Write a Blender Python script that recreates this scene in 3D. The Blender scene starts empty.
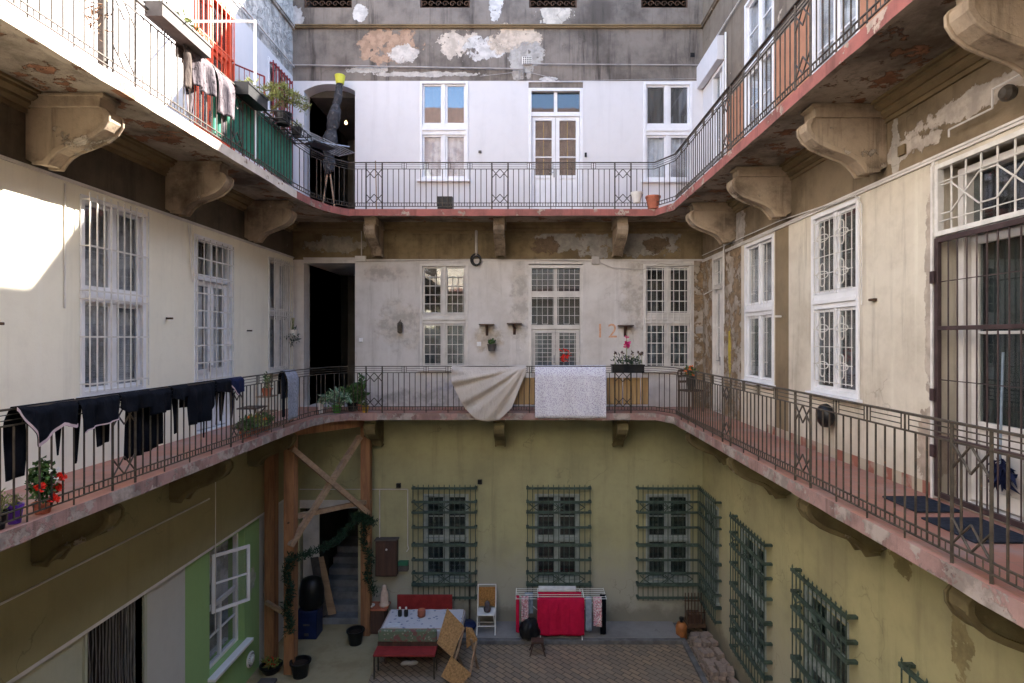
import bpy, math, random
from mathutils import Vector, Matrix
R = random.Random(7)
sc = bpy.context.scene
COL = sc.collection
PI = math.pi
EYE, F = 6.6, 570.0            # eye height, focal length in pixels
YB, XL, XR = 13.1, -5.38, 4.04 # wall planes of the court
EL, ER, EB = -4.24, 2.94, 11.97 # outer edges of the galleries
YF = -6.0                      # the wall behind the photographer
FL1, FL2 = 5.03, 9.32          # gallery floors
SB = YB / F
def bu(px): return (px - 527) * SB           # back wall: picture column -> X
def bz(py): return EYE + (338.5 - py) * SB   # back wall: picture row -> Z

# ------------------------------------------------------------------ mesh helper
class MB:
    def __init__(s): s.v = []; s.f = []; s.m = []
    def face(s, pts, mi=0):
        n = len(s.v); s.v += [tuple(p) for p in pts]
        s.f.append(tuple(range(n, n + len(pts)))); s.m.append(mi)
    def box(s, x0, x1, y0, y1, z0, z1, mi=0, M=None):
        n = len(s.v)
        P = [(x, y, z) for z in (z0, z1) for y in (y0, y1) for x in (x0, x1)]
        if M is not None: P = [tuple(M @ Vector(p)) for p in P]
        s.v += P
        for q in ((0,2,3,1),(4,5,7,6),(0,1,5,4),(1,3,7,5),(3,2,6,7),(2,0,4,6)):
            s.f.append(tuple(n + i for i in q)); s.m.append(mi)
        return s
    def bar(s, p, q, r=.01, n=6, mi=0, r2=None):
        p = Vector(p); q = Vector(q); d = q - p
        if d.length < 1e-6: return s
        d.normalize(); a = d.orthogonal().normalized(); b = d.cross(a)
        if r2 is None: r2 = r
        k = len(s.v)
        for c, rr in ((p, r), (q, r2)):
            for i in range(n):
                t = 2*PI*(i+.5)/n
                s.v.append(tuple(c + a*math.cos(t)*rr + b*math.sin(t)*rr))
        for i in range(n):
            j = (i+1) % n
            s.f.append((k+i, k+j, k+n+j, k+n+i)); s.m.append(mi)
        s.f.append(tuple(k+i for i in reversed(range(n)))); s.m.append(mi)
        s.f.append(tuple(k+n+i for i in range(n))); s.m.append(mi)
        return s
    def path(s, pts, r=.01, n=6, mi=0):
        for a, b in zip(pts, pts[1:]): s.bar(a, b, r, n, mi)
        return s
    def prism(s, prof, fn, lo, hi, mi=0):
        """prof: list of (a,b); fn(a,b,t)->xyz, extruded from t=lo to hi"""
        n = len(prof); k = len(s.v)
        for t in (lo, hi):
            s.v += [tuple(fn(a, b, t)) for a, b in prof]
        for i in range(n):
            j = (i+1) % n
            s.f.append((k+i, k+j, k+n+j, k+n+i)); s.m.append(mi)
        s.f.append(tuple(k+i for i in reversed(range(n)))); s.m.append(mi)
        s.f.append(tuple(k+n+i for i in range(n))); s.m.append(mi)
        return s
    def lathe(s, prof, c=(0,0,0), n=20, mi=0, M=None):
        k = len(s.v)
        for r, z in prof:
            for i in range(n):
                t = 2*PI*i/n; p = Vector((c[0]+r*math.cos(t), c[1]+r*math.sin(t), c[2]+z))
                s.v.append(tuple(M @ p) if M is not None else tuple(p))
        for a in range(len(prof)-1):
            for i in range(n):
                j = (i+1) % n
                s.f.append((k+a*n+i, k+a*n+j, k+(a+1)*n+j, k+(a+1)*n+i)); s.m.append(mi)
        s.f.append(tuple(k+i for i in reversed(range(n)))); s.m.append(mi)
        e = k+(len(prof)-1)*n
        s.f.append(tuple(e+i for i in range(n))); s.m.append(mi)
        return s
    def grid(s, fn, nu, nv, mi=0):
        k = len(s.v)
        for j in range(nv+1):
            for i in range(nu+1): s.v.append(tuple(fn(i/nu, j/nv)))
        for j in range(nv):
            for i in range(nu):
                a = k+j*(nu+1)+i
                s.f.append((a, a+1, a+nu+2, a+nu+1)); s.m.append(mi)
        return s
    def leaves(s, c, rad, n, size, rng, mi=0, up=.3, slim=.45):
        for _ in range(n):
            while True:
                p = Vector((rng.uniform(-1,1), rng.uniform(-1,1), rng.uniform(-1,1)))
                if p.length < 1: break
            p = Vector(c) + Vector((p.x*rad[0], p.y*rad[1], p.z*rad[2]))
            d = Vector((rng.gauss(0,1), rng.gauss(0,1), rng.gauss(0,1)+up)).normalized()
            w = d.orthogonal().normalized(); w.rotate(Matrix.Rotation(rng.uniform(0,6.28), 3, d))
            L = size*rng.uniform(.6,1.3); W = L*slim
            nn = d.cross(w)*L*.15
            a = p; b = p+d*L*.5+w*W*.5-nn*-1; e = p+d*L; g = p+d*L*.5-w*W*.5+nn
            m = p+d*L*.5
            s.face((a,b,e,m), mi); s.face((a,m,e,g), mi)
        return s
    def build(s, name, mats, parent=None, smooth=False, bevel=0, solid=0, loc=None):
        me = bpy.data.meshes.new(name)
        me.from_pydata(s.v, [], s.f)
        if not isinstance(mats, (list, tuple)): mats = [mats]
        for m in mats: me.materials.append(m)
        if len(mats) > 1: me.polygons.foreach_set('material_index', s.m)
        if smooth: me.polygons.foreach_set('use_smooth', [True]*len(s.f))
        me.validate(); me.update()
        o = bpy.data.objects.new(name, me); COL.objects.link(o)
        if parent: o.parent = parent
        if loc: o.location = loc
        if bevel:
            b = o.modifiers.new('bevel', 'BEVEL'); b.width = bevel; b.segments = 2; b.limit_method = 'ANGLE'
        if solid:
            b = o.modifiers.new('solid', 'SOLIDIFY'); b.thickness = solid; b.offset = 0
        return o
def tag(o, label, cat, group=None, kind=None):
    if label: o['label'] = label
    if cat: o['category'] = cat
    if group: o['group'] = group
    if kind: o['kind'] = kind
    return o
def thing(name, label, cat, loc=(0,0,0), rz=0, group=None):
    o = bpy.data.objects.new(name, None); COL.objects.link(o)
    o.location = loc; o.rotation_euler = (0,0,rz); o.empty_display_size = .1
    return tag(o, label, cat, group)
def copy_tree(o, parent=None):
    c = o.copy(); COL.objects.link(c)
    if parent: c.parent = parent
    for ch in list(o.children): copy_tree(ch, c)
    return c

# ------------------------------------------------------------------ materials
class N:
    def __init__(s, name):
        s.mat = bpy.data.materials.new(name); s.mat.use_nodes = True
        s.t = s.mat.node_tree; s.n = s.t.nodes; s.l = s.t.links
        s.b = s.n['Principled BSDF']; s.co = None
    def add(s, typ, **kw):
        nd = s.n.new(typ)
        for k, v in kw.items(): setattr(nd, k, v)
        return nd
    def put(s, sock, v):
        if hasattr(v, 'is_linked') or hasattr(v, 'links'): s.l.new(v, sock)
        else:
            if isinstance(v, (tuple, list)) and len(v) == 3 and sock.type == 'RGBA': v = (*v, 1)
            sock.default_value = v
    def coord(s, scale=(1,1,1), rot=(0,0,0), loc=(0,0,0)):
        if s.co is None: s.co = s.add('ShaderNodeTexCoord')
        m = s.add('ShaderNodeMapping'); s.l.new(s.co.outputs['Object'], m.inputs[0])
        m.inputs['Scale'].default_value = scale; m.inputs['Rotation'].default_value = rot; m.inputs['Location'].default_value = loc
        return m.outputs[0]
    def noise(s, scale, detail=6, rough=.6, vec=None, dist=0):
        nd = s.add('ShaderNodeTexNoise'); s.l.new(vec or s.coord(), nd.inputs['Vector'])
        nd.inputs['Scale'].default_value = scale; nd.inputs['Detail'].default_value = detail
        nd.inputs['Roughness'].default_value = rough; nd.inputs['Distortion'].default_value = dist
        return nd.outputs['Fac']
    def math(s, op, a, b=0, c=None, clamp=False):
        nd = s.add('ShaderNodeMath', operation=op, use_clamp=clamp)
        s.put(nd.inputs[0], a); s.put(nd.inputs[1], b)
        if c is not None: s.put(nd.inputs[2], c)
        return nd.outputs[0]
    def step(s, v, lo, hi, a=0, b=1):
        nd = s.add('ShaderNodeMapRange'); nd.interpolation_type = 'SMOOTHSTEP'
        s.put(nd.inputs[0], v); s.put(nd.inputs[1], lo); s.put(nd.inputs[2], hi); s.put(nd.inputs[3], a); s.put(nd.inputs[4], b)
        return nd.outputs[0]
    def mix(s, f, a, b, mode='MIX'):
        nd = s.add('ShaderNodeMix', data_type='RGBA', blend_type=mode)
        s.put(nd.inputs[0], f); s.put(nd.inputs[6], a); s.put(nd.inputs[7], b)
        return nd.outputs[2]
    def bump(s, h, strength=.3, dist=.01):
        nd = s.add('ShaderNodeBump'); s.put(nd.inputs['Height'], h)
        nd.inputs['Strength'].default_value = strength; nd.inputs['Distance'].default_value = dist
        s.l.new(nd.outputs[0], s.b.inputs['Normal'])
    def done(s, col, rough=.8, metal=0, spec=None):
        s.put(s.b.inputs['Base Color'], col); s.put(s.b.inputs['Roughness'], rough)
        s.b.inputs['Metallic'].default_value = metal
        if spec is not None: s.b.inputs['Specular IOR Level'].default_value = spec
        return s.mat
def sc3(c, k): return tuple(x*k for x in c)
def simple(name, c, rough=.7, var=.25, scale=8, metal=0, bump=.2, c2=None, thr=None, spec=None):
    m = N(name)
    n = m.noise(scale, 6, .6)
    col = m.mix(m.step(n, .3, .7), sc3(c, 1-var), sc3(c, 1+var*.6))
    if c2:
        t = thr or .55
        col = m.mix(m.step(m.noise(scale*1.7, 8, .7), t, t+.06), col, c2)
    if any(k in name for k in ('cotton', 'cloth', 'sheet', 'towel')) and 'plastic' not in name:
        h = m.math('ADD', m.math('MULTIPLY', m.noise(1, 5, .6, m.coord((9, 9, 2.2)), 1.2), 1.0), m.math('MULTIPLY', m.noise(14, 5, .6), .25))
        m.bump(h, .8, .035)
    elif bump: m.bump(m.noise(scale*6, 4, .6), bump, .004)
    if spec is None: spec = .08 if rough >= .85 else .3
    return m.done(col, rough, metal, spec)
def plaster(name, base, dark, mott=.6, streak=.35, patches=(), peel=None, peelcol=(.3,.25,.2), mscale=.9, bump=.35, crack=True, band=None, psoft=.09):
    """base/dark mottling, vertical dirt streaks, placed patches (x,z,rx,rz,col), noise peeling"""
    m = N(name); V = m.coord()
    n1 = m.noise(mscale, 8, .62); n2 = m.noise(5, 8, .65)
    col = m.mix(m.math('MULTIPLY', m.step(n1, .42, .68), mott), base, dark)
    col = m.mix(m.math('MULTIPLY', m.step(n2, .45, .75), mott*.35), col, sc3(dark, .8))
    st = m.noise(1.0, 6, .7, m.coord((3.5, 3.5, .28)))
    col = m.mix(m.math('MULTIPLY', m.step(st, .5, .72), streak), col, sc3(dark, .55))
    st2 = m.noise(1.0, 6, .7, m.coord((4.5, 4.5, .22), loc=(3, 5, 9)))
    col = m.mix(m.math('MULTIPLY', m.step(st2, .55, .78), streak*.5), col, tuple(min(.85, x*1.5+.03) for x in base))
    h = m.math('MULTIPLY', m.noise(22, 6, .7), .5)
    h = m.math('ADD', h, m.math('MULTIPLY', n1, 1.2))
    sep = m.add('ShaderNodeSeparateXYZ'); m.l.new(V, sep.inputs[0])
    wob = m.noise(2.6, 8, .68)
    wob2 = m.noise(9, 5, .6)
    if band:   # (z0,z1,col,soft) a dirty tidemark height band with a ragged edge
        for z0, z1, bc, soft in band:
            zz = m.math('ADD', sep.outputs[2], m.math('MULTIPLY', m.math('SUBTRACT', wob, .5), .9))
            f = m.math('MULTIPLY', m.step(zz, z0-soft, z0+soft), m.step(zz, z1-soft, z1+soft, 1, 0))
            col = m.mix(m.math('MULTIPLY', f, .85), col, bc)
    if peel:
        pm = m.step(m.math('ADD', wob, m.math('MULTIPLY', wob2, .15)), peel, peel+.025)
        col = m.mix(pm, col, m.mix(m.step(n2, .4, .6), peelcol, sc3(peelcol, .6)))
        h = m.math('SUBTRACT', h, m.math('MULTIPLY', pm, 1.5))
    for (px, pz, rx, rz, pc) in patches:
        dx = m.math('DIVIDE', m.math('SUBTRACT', sep.outputs[0], px), rx)
        dz = m.math('DIVIDE', m.math('SUBTRACT', sep.outputs[2], pz), rz)
        d = m.math('ADD', m.math('MULTIPLY', dx, dx), m.math('MULTIPLY', dz, dz))
        d = m.math('ADD', d, m.math('MULTIPLY', m.math('SUBTRACT', m.math('ADD', wob, m.math('MULTIPLY', wob2, .35)), .67), 5.5))
        f = m.step(d, .9-psoft, .9+psoft, 1, 0)
        col = m.mix(f, col, m.mix(m.step(n2, .4, .6), pc, sc3(pc, .72)))
        h = m.math('SUBTRACT', h, m.math('MULTIPLY', f, 1.5))
    if crack:
        vo = m.add('ShaderNodeTexVoronoi', feature='DISTANCE_TO_EDGE'); vo.inputs['Scale'].default_value = .55
        wv = m.add('ShaderNodeVectorMath', operation='ADD')
        nz = m.add('ShaderNodeTexNoise'); nz.inputs['Scale'].default_value = 2.2; nz.inputs['Detail'].default_value = 6
        m.l.new(V, nz.inputs[0]); m.l.new(V, wv.inputs[0]); m.l.new(nz.outputs['Color'], wv.inputs[1]); m.l.new(wv.outputs[0], vo.inputs['Vector'])
        ck = m.math('MULTIPLY', m.step(vo.outputs[0], 0, .009, 1, 0), m.step(m.noise(.8, 3), .5, .6))
        col = m.mix(m.math('MULTIPLY', ck, .35), col, sc3(dark, .35))
    m.bump(h, bump, .02)
    return m.done(col, .9, 0, .25)

GREYW = (.56,.55,.56)
M = {}
M['white2'] = plaster('white_limewash', (.64,.625,.635), (.55,.54,.545), .35, .12, mscale=.6, bump=.12, crack=False)
M['grey2'] = plaster('grey_render', (.215,.185,.16), (.085,.072,.062), .9, 1.0, patches=[
    (bu(388), bz(46), .72, .40, (.40,.27,.19)), (bu(404), bz(54), .40, .2, (.60,.55,.50)), (bu(458), bz(44), .5, .32, (.58,.50,.42)),
    (bu(486), bz(48), .62, .27, (.60,.57,.54)), (bu(515), bz(40), .6, .36, (.56,.47,.38)), (bu(526), bz(60), .45, .38, (.42,.395,.365)),
    (bu(553), bz(15), .42, .22, (.58,.53,.46)), (bu(496), bz(6), .15, .34, (.60,.58,.56)), (bu(297), bz(15), .18, .26, (.50,.48,.47)),
    (bu(360), bz(12), .16, .22, (.58,.55,.52)), (bu(425), bz(74), 1.3, .06, (.5,.47,.44)), (bu(370), bz(70), .5, .08, (.5,.48,.45)), (bu(548), bz(79), .2, .05, (.62,.6,.58))], peel=None, bump=.5)
M['greyL2'] = plaster('rough_grey_render', (.50,.49,.47), (.20,.19,.18), .9, .5, peel=.56, peelcol=(.60,.57,.53), mscale=2.4, bump=.9)
M['greyR2'] = plaster('brown_grey_render', (.21,.17,.13), (.11,.085,.065), .7, .5, peel=.72, peelcol=(.45,.38,.3))
M['orange'] = plaster('orange_limewash', (.40,.19,.11), (.29,.14,.09), .6, .3, peel=.70, peelcol=(.55,.42,.32), mscale=2)
M['tan2'] = plaster('tan_limewash', (.55,.38,.24), (.42,.28,.18), .5, .3)
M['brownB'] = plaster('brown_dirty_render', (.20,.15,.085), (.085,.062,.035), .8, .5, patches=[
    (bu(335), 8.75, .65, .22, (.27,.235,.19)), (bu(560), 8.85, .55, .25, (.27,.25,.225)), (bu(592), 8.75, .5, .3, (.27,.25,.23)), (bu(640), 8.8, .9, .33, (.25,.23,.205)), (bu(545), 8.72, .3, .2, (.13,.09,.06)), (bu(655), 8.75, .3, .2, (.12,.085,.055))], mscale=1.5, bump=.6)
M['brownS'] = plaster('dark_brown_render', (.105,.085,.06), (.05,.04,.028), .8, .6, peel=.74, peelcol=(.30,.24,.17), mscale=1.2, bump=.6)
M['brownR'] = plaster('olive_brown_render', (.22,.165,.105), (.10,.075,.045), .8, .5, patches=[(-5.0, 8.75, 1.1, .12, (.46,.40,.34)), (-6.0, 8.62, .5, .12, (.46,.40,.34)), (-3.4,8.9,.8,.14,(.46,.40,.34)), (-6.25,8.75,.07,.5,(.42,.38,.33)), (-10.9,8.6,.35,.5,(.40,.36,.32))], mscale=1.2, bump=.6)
M['lilac1'] = plaster('lilac_grey_limewash', (.60,.57,.55), (.42,.385,.355), .7, .45, patches=[
    (bu(400), bz(325), .5, .5, (.56,.51,.46)), (bu(487), bz(338), .35, .25, (.50,.43,.36)), (bu(462), bz(393), .9, .3, (.45,.44,.50)), (bu(620), bz(395), .6, .2, (.47,.45,.50)), (bu(635), bz(300), .3, .9, (.50,.455,.41)), (bu(520), bz(300), .2, 1.0, (.52,.48,.44)), (bu(440), bz(400), 1.6, .25, (.47,.44,.43)), (bu(384), bz(275), .5, .2, (.55,.50,.47))], mscale=.8, bump=.3, psoft=.7)
M['cream1'] = plaster('cream_limewash', (.80,.755,.625), (.69,.64,.52), .5, .2, mscale=.5, bump=.25, crack=False)
M['cream1r'] = plaster('worn_cream_limewash', (.61,.55,.455), (.41,.355,.28), .75, .6, patches=[(-5.75,5.5,.2,.4,(.42,.34,.27)), (-5.72,6.9,.07,1.3,(.47,.40,.33))], mscale=.9, bump=.35)
M['strip1r'] = plaster('bare_brown_render', (.24,.18,.11), (.15,.11,.07), .7, .4)
M['corner1r'] = plaster('peeling_corner_render', (.42,.36,.30), (.22,.17,.12), .9, .6, peel=.56, peelcol=(.30,.21,.13), mscale=2.2, bump=.9, patches=[(-11.35, bz(350), .1, .5, (.50,.38,.09))])
M['olive0'] = plaster('olive_limewash', (.39,.37,.215), (.28,.27,.165), .8, .35, mscale=.6, bump=.2, band=[(-.3,1.5,(.36,.355,.31),.8),(-.2,.42,(.19,.18,.15),.18)])
M['olive0r'] = plaster('yellow_olive_limewash', (.46,.42,.23), (.34,.31,.185), .8, .35, mscale=.7, bump=.2, band=[(-.3,2.0,(.40,.37,.28),.9),(-.2,.5,(.20,.18,.14),.2)], patches=[(-6.2,4.2,.22,.18,(.30,.25,.12)),(-5.3,3.7,.15,.3,(.30,.25,.13)),(-7.6,4.35,.2,.1,(.31,.27,.15))])
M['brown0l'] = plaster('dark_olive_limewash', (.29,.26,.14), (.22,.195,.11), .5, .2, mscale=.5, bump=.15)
M['green0l'] = plaster('bright_green_paint', (.27,.43,.18), (.21,.34,.15), .4, .1, mscale=.6, bump=.15, crack=False, patches=[(11.15,1.9,.16,.3,(.42,.46,.38))])
M['white0l'] = plaster('dull_white_paint', (.50,.50,.47), (.40,.40,.375), .4, .15, mscale=.6, bump=.15, crack=False)
M['dado0l'] = plaster('pale_green_paint', (.43,.44,.34), (.34,.36,.27), .4, .15, crack=False)
M['shell'] = simple('rear_masonry', (.10,.09,.08), .9, .2, 2)
M['roof'] = simple('red_roof_tiles', (.16,.10,.08), .8, .4, 3, c2=(.11,.075,.065))
M['soffit'] = plaster('spalled_soffit', (.37,.31,.25), (.10,.075,.055), 1.0, .5, peel=.63, peelcol=(.27,.13,.075), mscale=.9, bump=1.0, patches=())
M['stone'] = plaster('bracket_stone', (.36,.28,.20), (.11,.08,.055), 1.0, .8, mscale=1.5, bump=.8, crack=False, peel=.70, peelcol=(.42,.36,.29))
M['stone1'] = plaster('olive_painted_bracket', (.20,.165,.085), (.11,.085,.045), .8, .2, peel=.72, peelcol=(.38,.33,.26), mscale=2.0, bump=.6, crack=False)
M['corn'] = plaster('cornice_plaster', (.20,.145,.08), (.10,.07,.04), .7, .2, mscale=2, bump=.4, crack=False)
M['fascR'] = plaster('worn_red_paint', (.34,.12,.10), (.19,.085,.07), .9, .7, peel=.64, peelcol=(.44,.34,.27), mscale=1.8, bump=.5, crack=False)
M['fascP'] = plaster('faded_pink_paint', (.36,.225,.20), (.20,.125,.11), .95, .9, peel=.57, peelcol=(.40,.33,.29), mscale=2.4, bump=.6, crack=False)
M['fascL'] = plaster('pale_cement_edge', (.62,.54,.45), (.46,.38,.30), .6, .3, peel=.66, peelcol=(.32,.2,.13), mscale=2, bump=.6, crack=False)
M['tile'] = None
def tiles():
    m = N('red_floor_tiles'); b = m.add('ShaderNodeTexBrick'); m.l.new(m.coord(), b.inputs['Vector'])
    b.offset = 0; b.inputs['Scale'].default_value = 1; b.inputs['Brick Width'].default_value = .2; b.inputs['Row Height'].default_value = .2
    b.inputs['Mortar Size'].default_value = .004; b.inputs['Color1'].default_value = (.36,.15,.10,1); b.inputs['Color2'].default_value = (.30,.13,.095,1); b.inputs['Mortar'].default_value = (.2,.13,.1,1)
    col = m.mix(m.math('MULTIPLY', m.step(m.noise(1.3, 8, .7), .45, .7), .6), b.outputs['Color'], (.30,.25,.24))
    m.bump(m.noise(30), .15, .004); return m.done(col, .55)
M['tile'] = tiles()
def basetile():
    m = N('red_and_cream_skirting_tiles'); sp = m.add('ShaderNodeSeparateXYZ'); m.l.new(m.coord(), sp.inputs[0])
    f = m.math('GREATER_THAN', m.math('FRACT', m.math('MULTIPLY', sp.outputs[0], 3.1)), .5)
    col = m.mix(f, (.27,.10,.07), (.42,.36,.27))
    return m.done(m.mix(m.math('MULTIPLY', m.step(m.noise(4,6), .45, .6), .6), col, (.40,.34,.28)), .6)
M['skirt'] = basetile()
def paving():
    m = N('herringbone_paving'); b = m.add('ShaderNodeTexBrick'); m.l.new(m.coord(rot=(0,0,PI/4)), b.inputs['Vector'])
    b.inputs['Scale'].default_value = 1; b.inputs['Brick Width'].default_value = .24; b.inputs['Row Height'].default_value = .115
    b.inputs['Mortar Size'].default_value = .011; b.inputs['Mortar Smooth'].default_value = .4
    b.inputs['Color1'].default_value = (.30,.215,.14,1); b.inputs['Color2'].default_value = (.20,.155,.115,1); b.inputs['Mortar'].default_value = (.075,.058,.042,1)
    col = m.mix(m.math('MULTIPLY', m.step(m.noise(.9, 8, .7), .45, .7), .55), b.outputs['Color'], (.26,.215,.16))
    h = m.math('ADD', m.math('MULTIPLY', b.outputs['Fac'], -1), m.math('MULTIPLY', m.noise(25), .3))
    m.bump(h, .6, .01); return m.done(col, .85)
M['pave'] = paving()
M['slabp'] = plaster('pavement_concrete', (.25,.24,.24), (.17,.16,.16), .7, .1, mscale=1.2, bump=.3)
M['kerb'] = simple('kerb_stone', (.15,.145,.145), .85, .3, 5)
M['ochre_conc'] = plaster('stained_yellow_concrete', (.31,.255,.15), (.22,.17,.09), .8, 0, mscale=1.5, bump=.3)
M['step'] = simple('grey_stone_steps', (.17,.18,.20), .8, .3, 3)
M['iron'] = simple('railing_paint', (.062,.050,.038), .55, .4, 14, c2=(.13,.07,.035), thr=.6)
M['ironL'] = simple('pale_rusty_railing_paint', (.22,.185,.14), .55, .3, 14, c2=(.20,.10,.05), thr=.6)
M['wpaint'] = simple('white_joinery_paint', (.72,.72,.74), .45, .08, 3, bump=.1, c2=(.55,.52,.48), thr=.70)
M['cpaint'] = simple('old_cream_joinery_paint', (.60,.57,.54), .5, .15, 3, bump=.15, c2=(.40,.34,.28), thr=.66)
M['wiron'] = simple('white_painted_iron', (.62,.60,.57), .5, .15, 8, c2=(.35,.22,.14), thr=.68)
M['giron'] = simple('green_painted_iron', (.055,.085,.068), .6, .4, 7, c2=(.09,.12,.10), thr=.55)
M['dgate'] = simple('dark_brown_gate_paint', (.055,.035,.035), .45, .3, 8, c2=(.13,.06,.035), thr=.66)
M['gwin'] = simple('grey_green_window_paint', (.33,.37,.36), .5, .2, 6)
M['bwin'] = simple('blue_green_window_paint', (.14,.22,.22), .5, .2, 6)
M['red'] = simple('red_paint', (.27,.03,.03), .5, .2, 6)
M['redor'] = simple('orange_red_door_paint', (.72,.13,.06), .45, .2, 6)
M['black'] = simple('black_plastic', (.010,.010,.011), .4, .3, 6)
M['blackc'] = simple('black_cotton', (.010,.011,.015), .95, .3, 9, bump=.3, spec=.03)
M['navyc'] = simple('navy_cotton', (.015,.02,.055), .95, .3, 9, bump=.3)
M['trim'] = simple('pale_pink_trim', (.55,.42,.44), .8, .1, 9)
M['whitec'] = simple('white_cotton', (.62,.62,.64), .9, .1, 9)
M['beige'] = simple('beige_sheet', (.46,.41,.37), .85, .08, 3, bump=.15)
M['greyc'] = simple('grey_towel', (.28,.29,.34), .95, .3, 30, bump=.6)
M['redc'] = simple('crimson_cloth', (.50,.012,.055), .85, .15, 5)
M['pinkc'] = simple('pink_cotton', (.55,.25,.30), .85, .5, 22, c2=(.7,.68,.7), thr=.5)
M['bluec'] = simple('pale_blue_cotton', (.25,.31,.38), .85, .2, 12)
M['brownc'] = simple('brown_cotton', (.10,.08,.07), .9, .3, 9)
M['stripec'] = simple('mauve_grey_cotton', (.13,.11,.12), .9, .3, 9, c2=(.03,.027,.03), thr=.56)
M['gsheet'] = simple('green_plastic_sheet', (.03,.20,.13), .4, .25, 3, c2=(.02,.11,.08), thr=.6)
M['woodO'] = None
def wood(name, c, c2, sc=1, axis=2):
    m = N(name); s = [9*sc]*3; s[axis] = .8*sc
    n = m.noise(1, 8, .7, m.coord(tuple(s)), .6)
    col = m.mix(m.step(n, .35, .65), c, c2); m.bump(n, .25, .004)
    return m.done(col, .7)
M['woodO'] = wood('new_orange_timber', (.34,.165,.075), (.19,.085,.04))
M['woodP'] = wood('pale_brace_timber', (.36,.24,.15), (.24,.155,.095), 1, 0)
M['ply'] = simple('chipboard', (.34,.19,.075), .8, .35, 30, c2=(.20,.10,.035), thr=.56)
M['woodD'] = wood('dark_brown_wood', (.09,.045,.03), (.05,.025,.018))
M['ochre'] = wood('ochre_board', (.42,.27,.12), (.31,.19,.085))
M['leaf'] = simple('green_leaves', (.055,.12,.03), .5, .5, 20, bump=0)
M['leafD'] = simple('dark_pine_needles', (.018,.045,.022), .6, .5, 14, bump=0)
M['leafV'] = simple('variegated_leaves', (.08,.20,.10), .5, .3, 30, bump=0, c2=(.5,.55,.45), thr=.5)
M['leafY'] = simple('yellow_green_leaves', (.20,.22,.06), .5, .4, 20, bump=0)
M['flowR'] = simple('red_petals', (.70,.03,.015), .5, .2, 20, bump=0)
M['flowP'] = simple('magenta_petals', (.62,.04,.20), .5, .2, 20, bump=0)
M['flowO'] = simple('orange_petals', (.85,.22,.04), .5, .2, 20, bump=0)
M['flowW'] = simple('white_petals', (.8,.8,.78), .5, .1, 20, bump=0)
M['terra'] = simple('terracotta', (.40,.13,.075), .8, .25, 7)
M['potw'] = simple('white_glazed_pot', (.70,.67,.62), .35, .1, 5)
M['purple'] = simple('purple_plastic', (.13,.04,.36), .4, .15, 5)
M['potg'] = simple('green_plastic_pot', (.06,.20,.02), .4, .15, 5)
M['poty'] = simple('yellow_plastic_pot', (.62,.36,.03), .4, .15, 5)
M['soil'] = simple('dark_soil', (.03,.02,.015), .95, .3, 20)
M['boxw'] = simple('weathered_planter', (.09,.08,.075), .7, .3, 5)
M['yel'] = simple('fluorescent_yellow_plastic', (.55,.55,.06), .5, .15, 6)
M['gbag'] = simple('dusty_grey_sacking', (.035,.035,.04), .7, .5, 7, bump=.8, c2=(.11,.10,.095), thr=.56)
M['blue'] = simple('blue_plastic', (.010,.02,.075), .45, .25, 5)
M['mat'] = simple('blue_grey_doormat', (.026,.030,.042), .95, .35, 25)
M['brickp'] = simple('pale_old_brick', (.30,.235,.20), .9, .35, 6, c2=(.26,.13,.09), thr=.58)
M['gasor'] = simple('orange_brown_enamel', (.36,.13,.04), .5, .3, 6)
M['steel'] = simple('grey_steel', (.30,.30,.31), .35, .2, 8, metal=.8)
M['rattan'] = simple('orange_rattan', (.38,.19,.06), .8, .4, 40)
M['numor'] = simple('faded_orange_paint', (.60,.33,.20), .9, .2, 20, c2=(.52,.44,.40), thr=.56)
M['yellow_paint'] = simple('yellow_wall_paint', (.52,.40,.07), .9, .2, 6)
M['pipe'] = simple('grey_conduit', (.36,.33,.31), .5, .2, 6)
M['wpipe'] = simple('white_pipe', (.78,.78,.76), .4, .05, 6)
M['statue'] = simple('cream_plaster_figure', (.55,.42,.34), .6, .15, 10)
M['mailg'] = simple('mailbox_green', (.03,.16,.09), .4, .2, 6)
M['rust'] = simple('rusty_iron', (.09,.05,.03), .7, .4, 9)
def pattern(name, bg, fg, scale, thr, fg2=None):
    m = N(name); vo = m.add('ShaderNodeTexVoronoi'); m.l.new(m.coord(), vo.inputs['Vector']); vo.inputs['Scale'].default_value = scale
    f = m.step(m.math('ADD', vo.outputs['Distance'], m.math('MULTIPLY', m.noise(scale*1.4, 3), .5)), thr-.05, thr+.05)
    col = m.mix(f, fg, bg)
    if fg2: col = m.mix(m.step(m.noise(scale*.6, 4), .52, .56), col, fg2)
    m.bump(m.noise(1, 5, .6, m.coord((8, 8, 2))), .6, .03); return m.done(col, .85)
M['patt'] = pattern('small_violet_print', (.62,.61,.66), (.34,.29,.42), 44, .62)
M['tcloth'] = pattern('blue_grey_print_tablecloth', (.55,.53,.56), (.22,.24,.32), 9, .50)
M['cush'] = pattern('green_floral_cushion', (.13,.17,.11), (.30,.30,.24), 16, .5, (.20,.09,.08))
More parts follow.
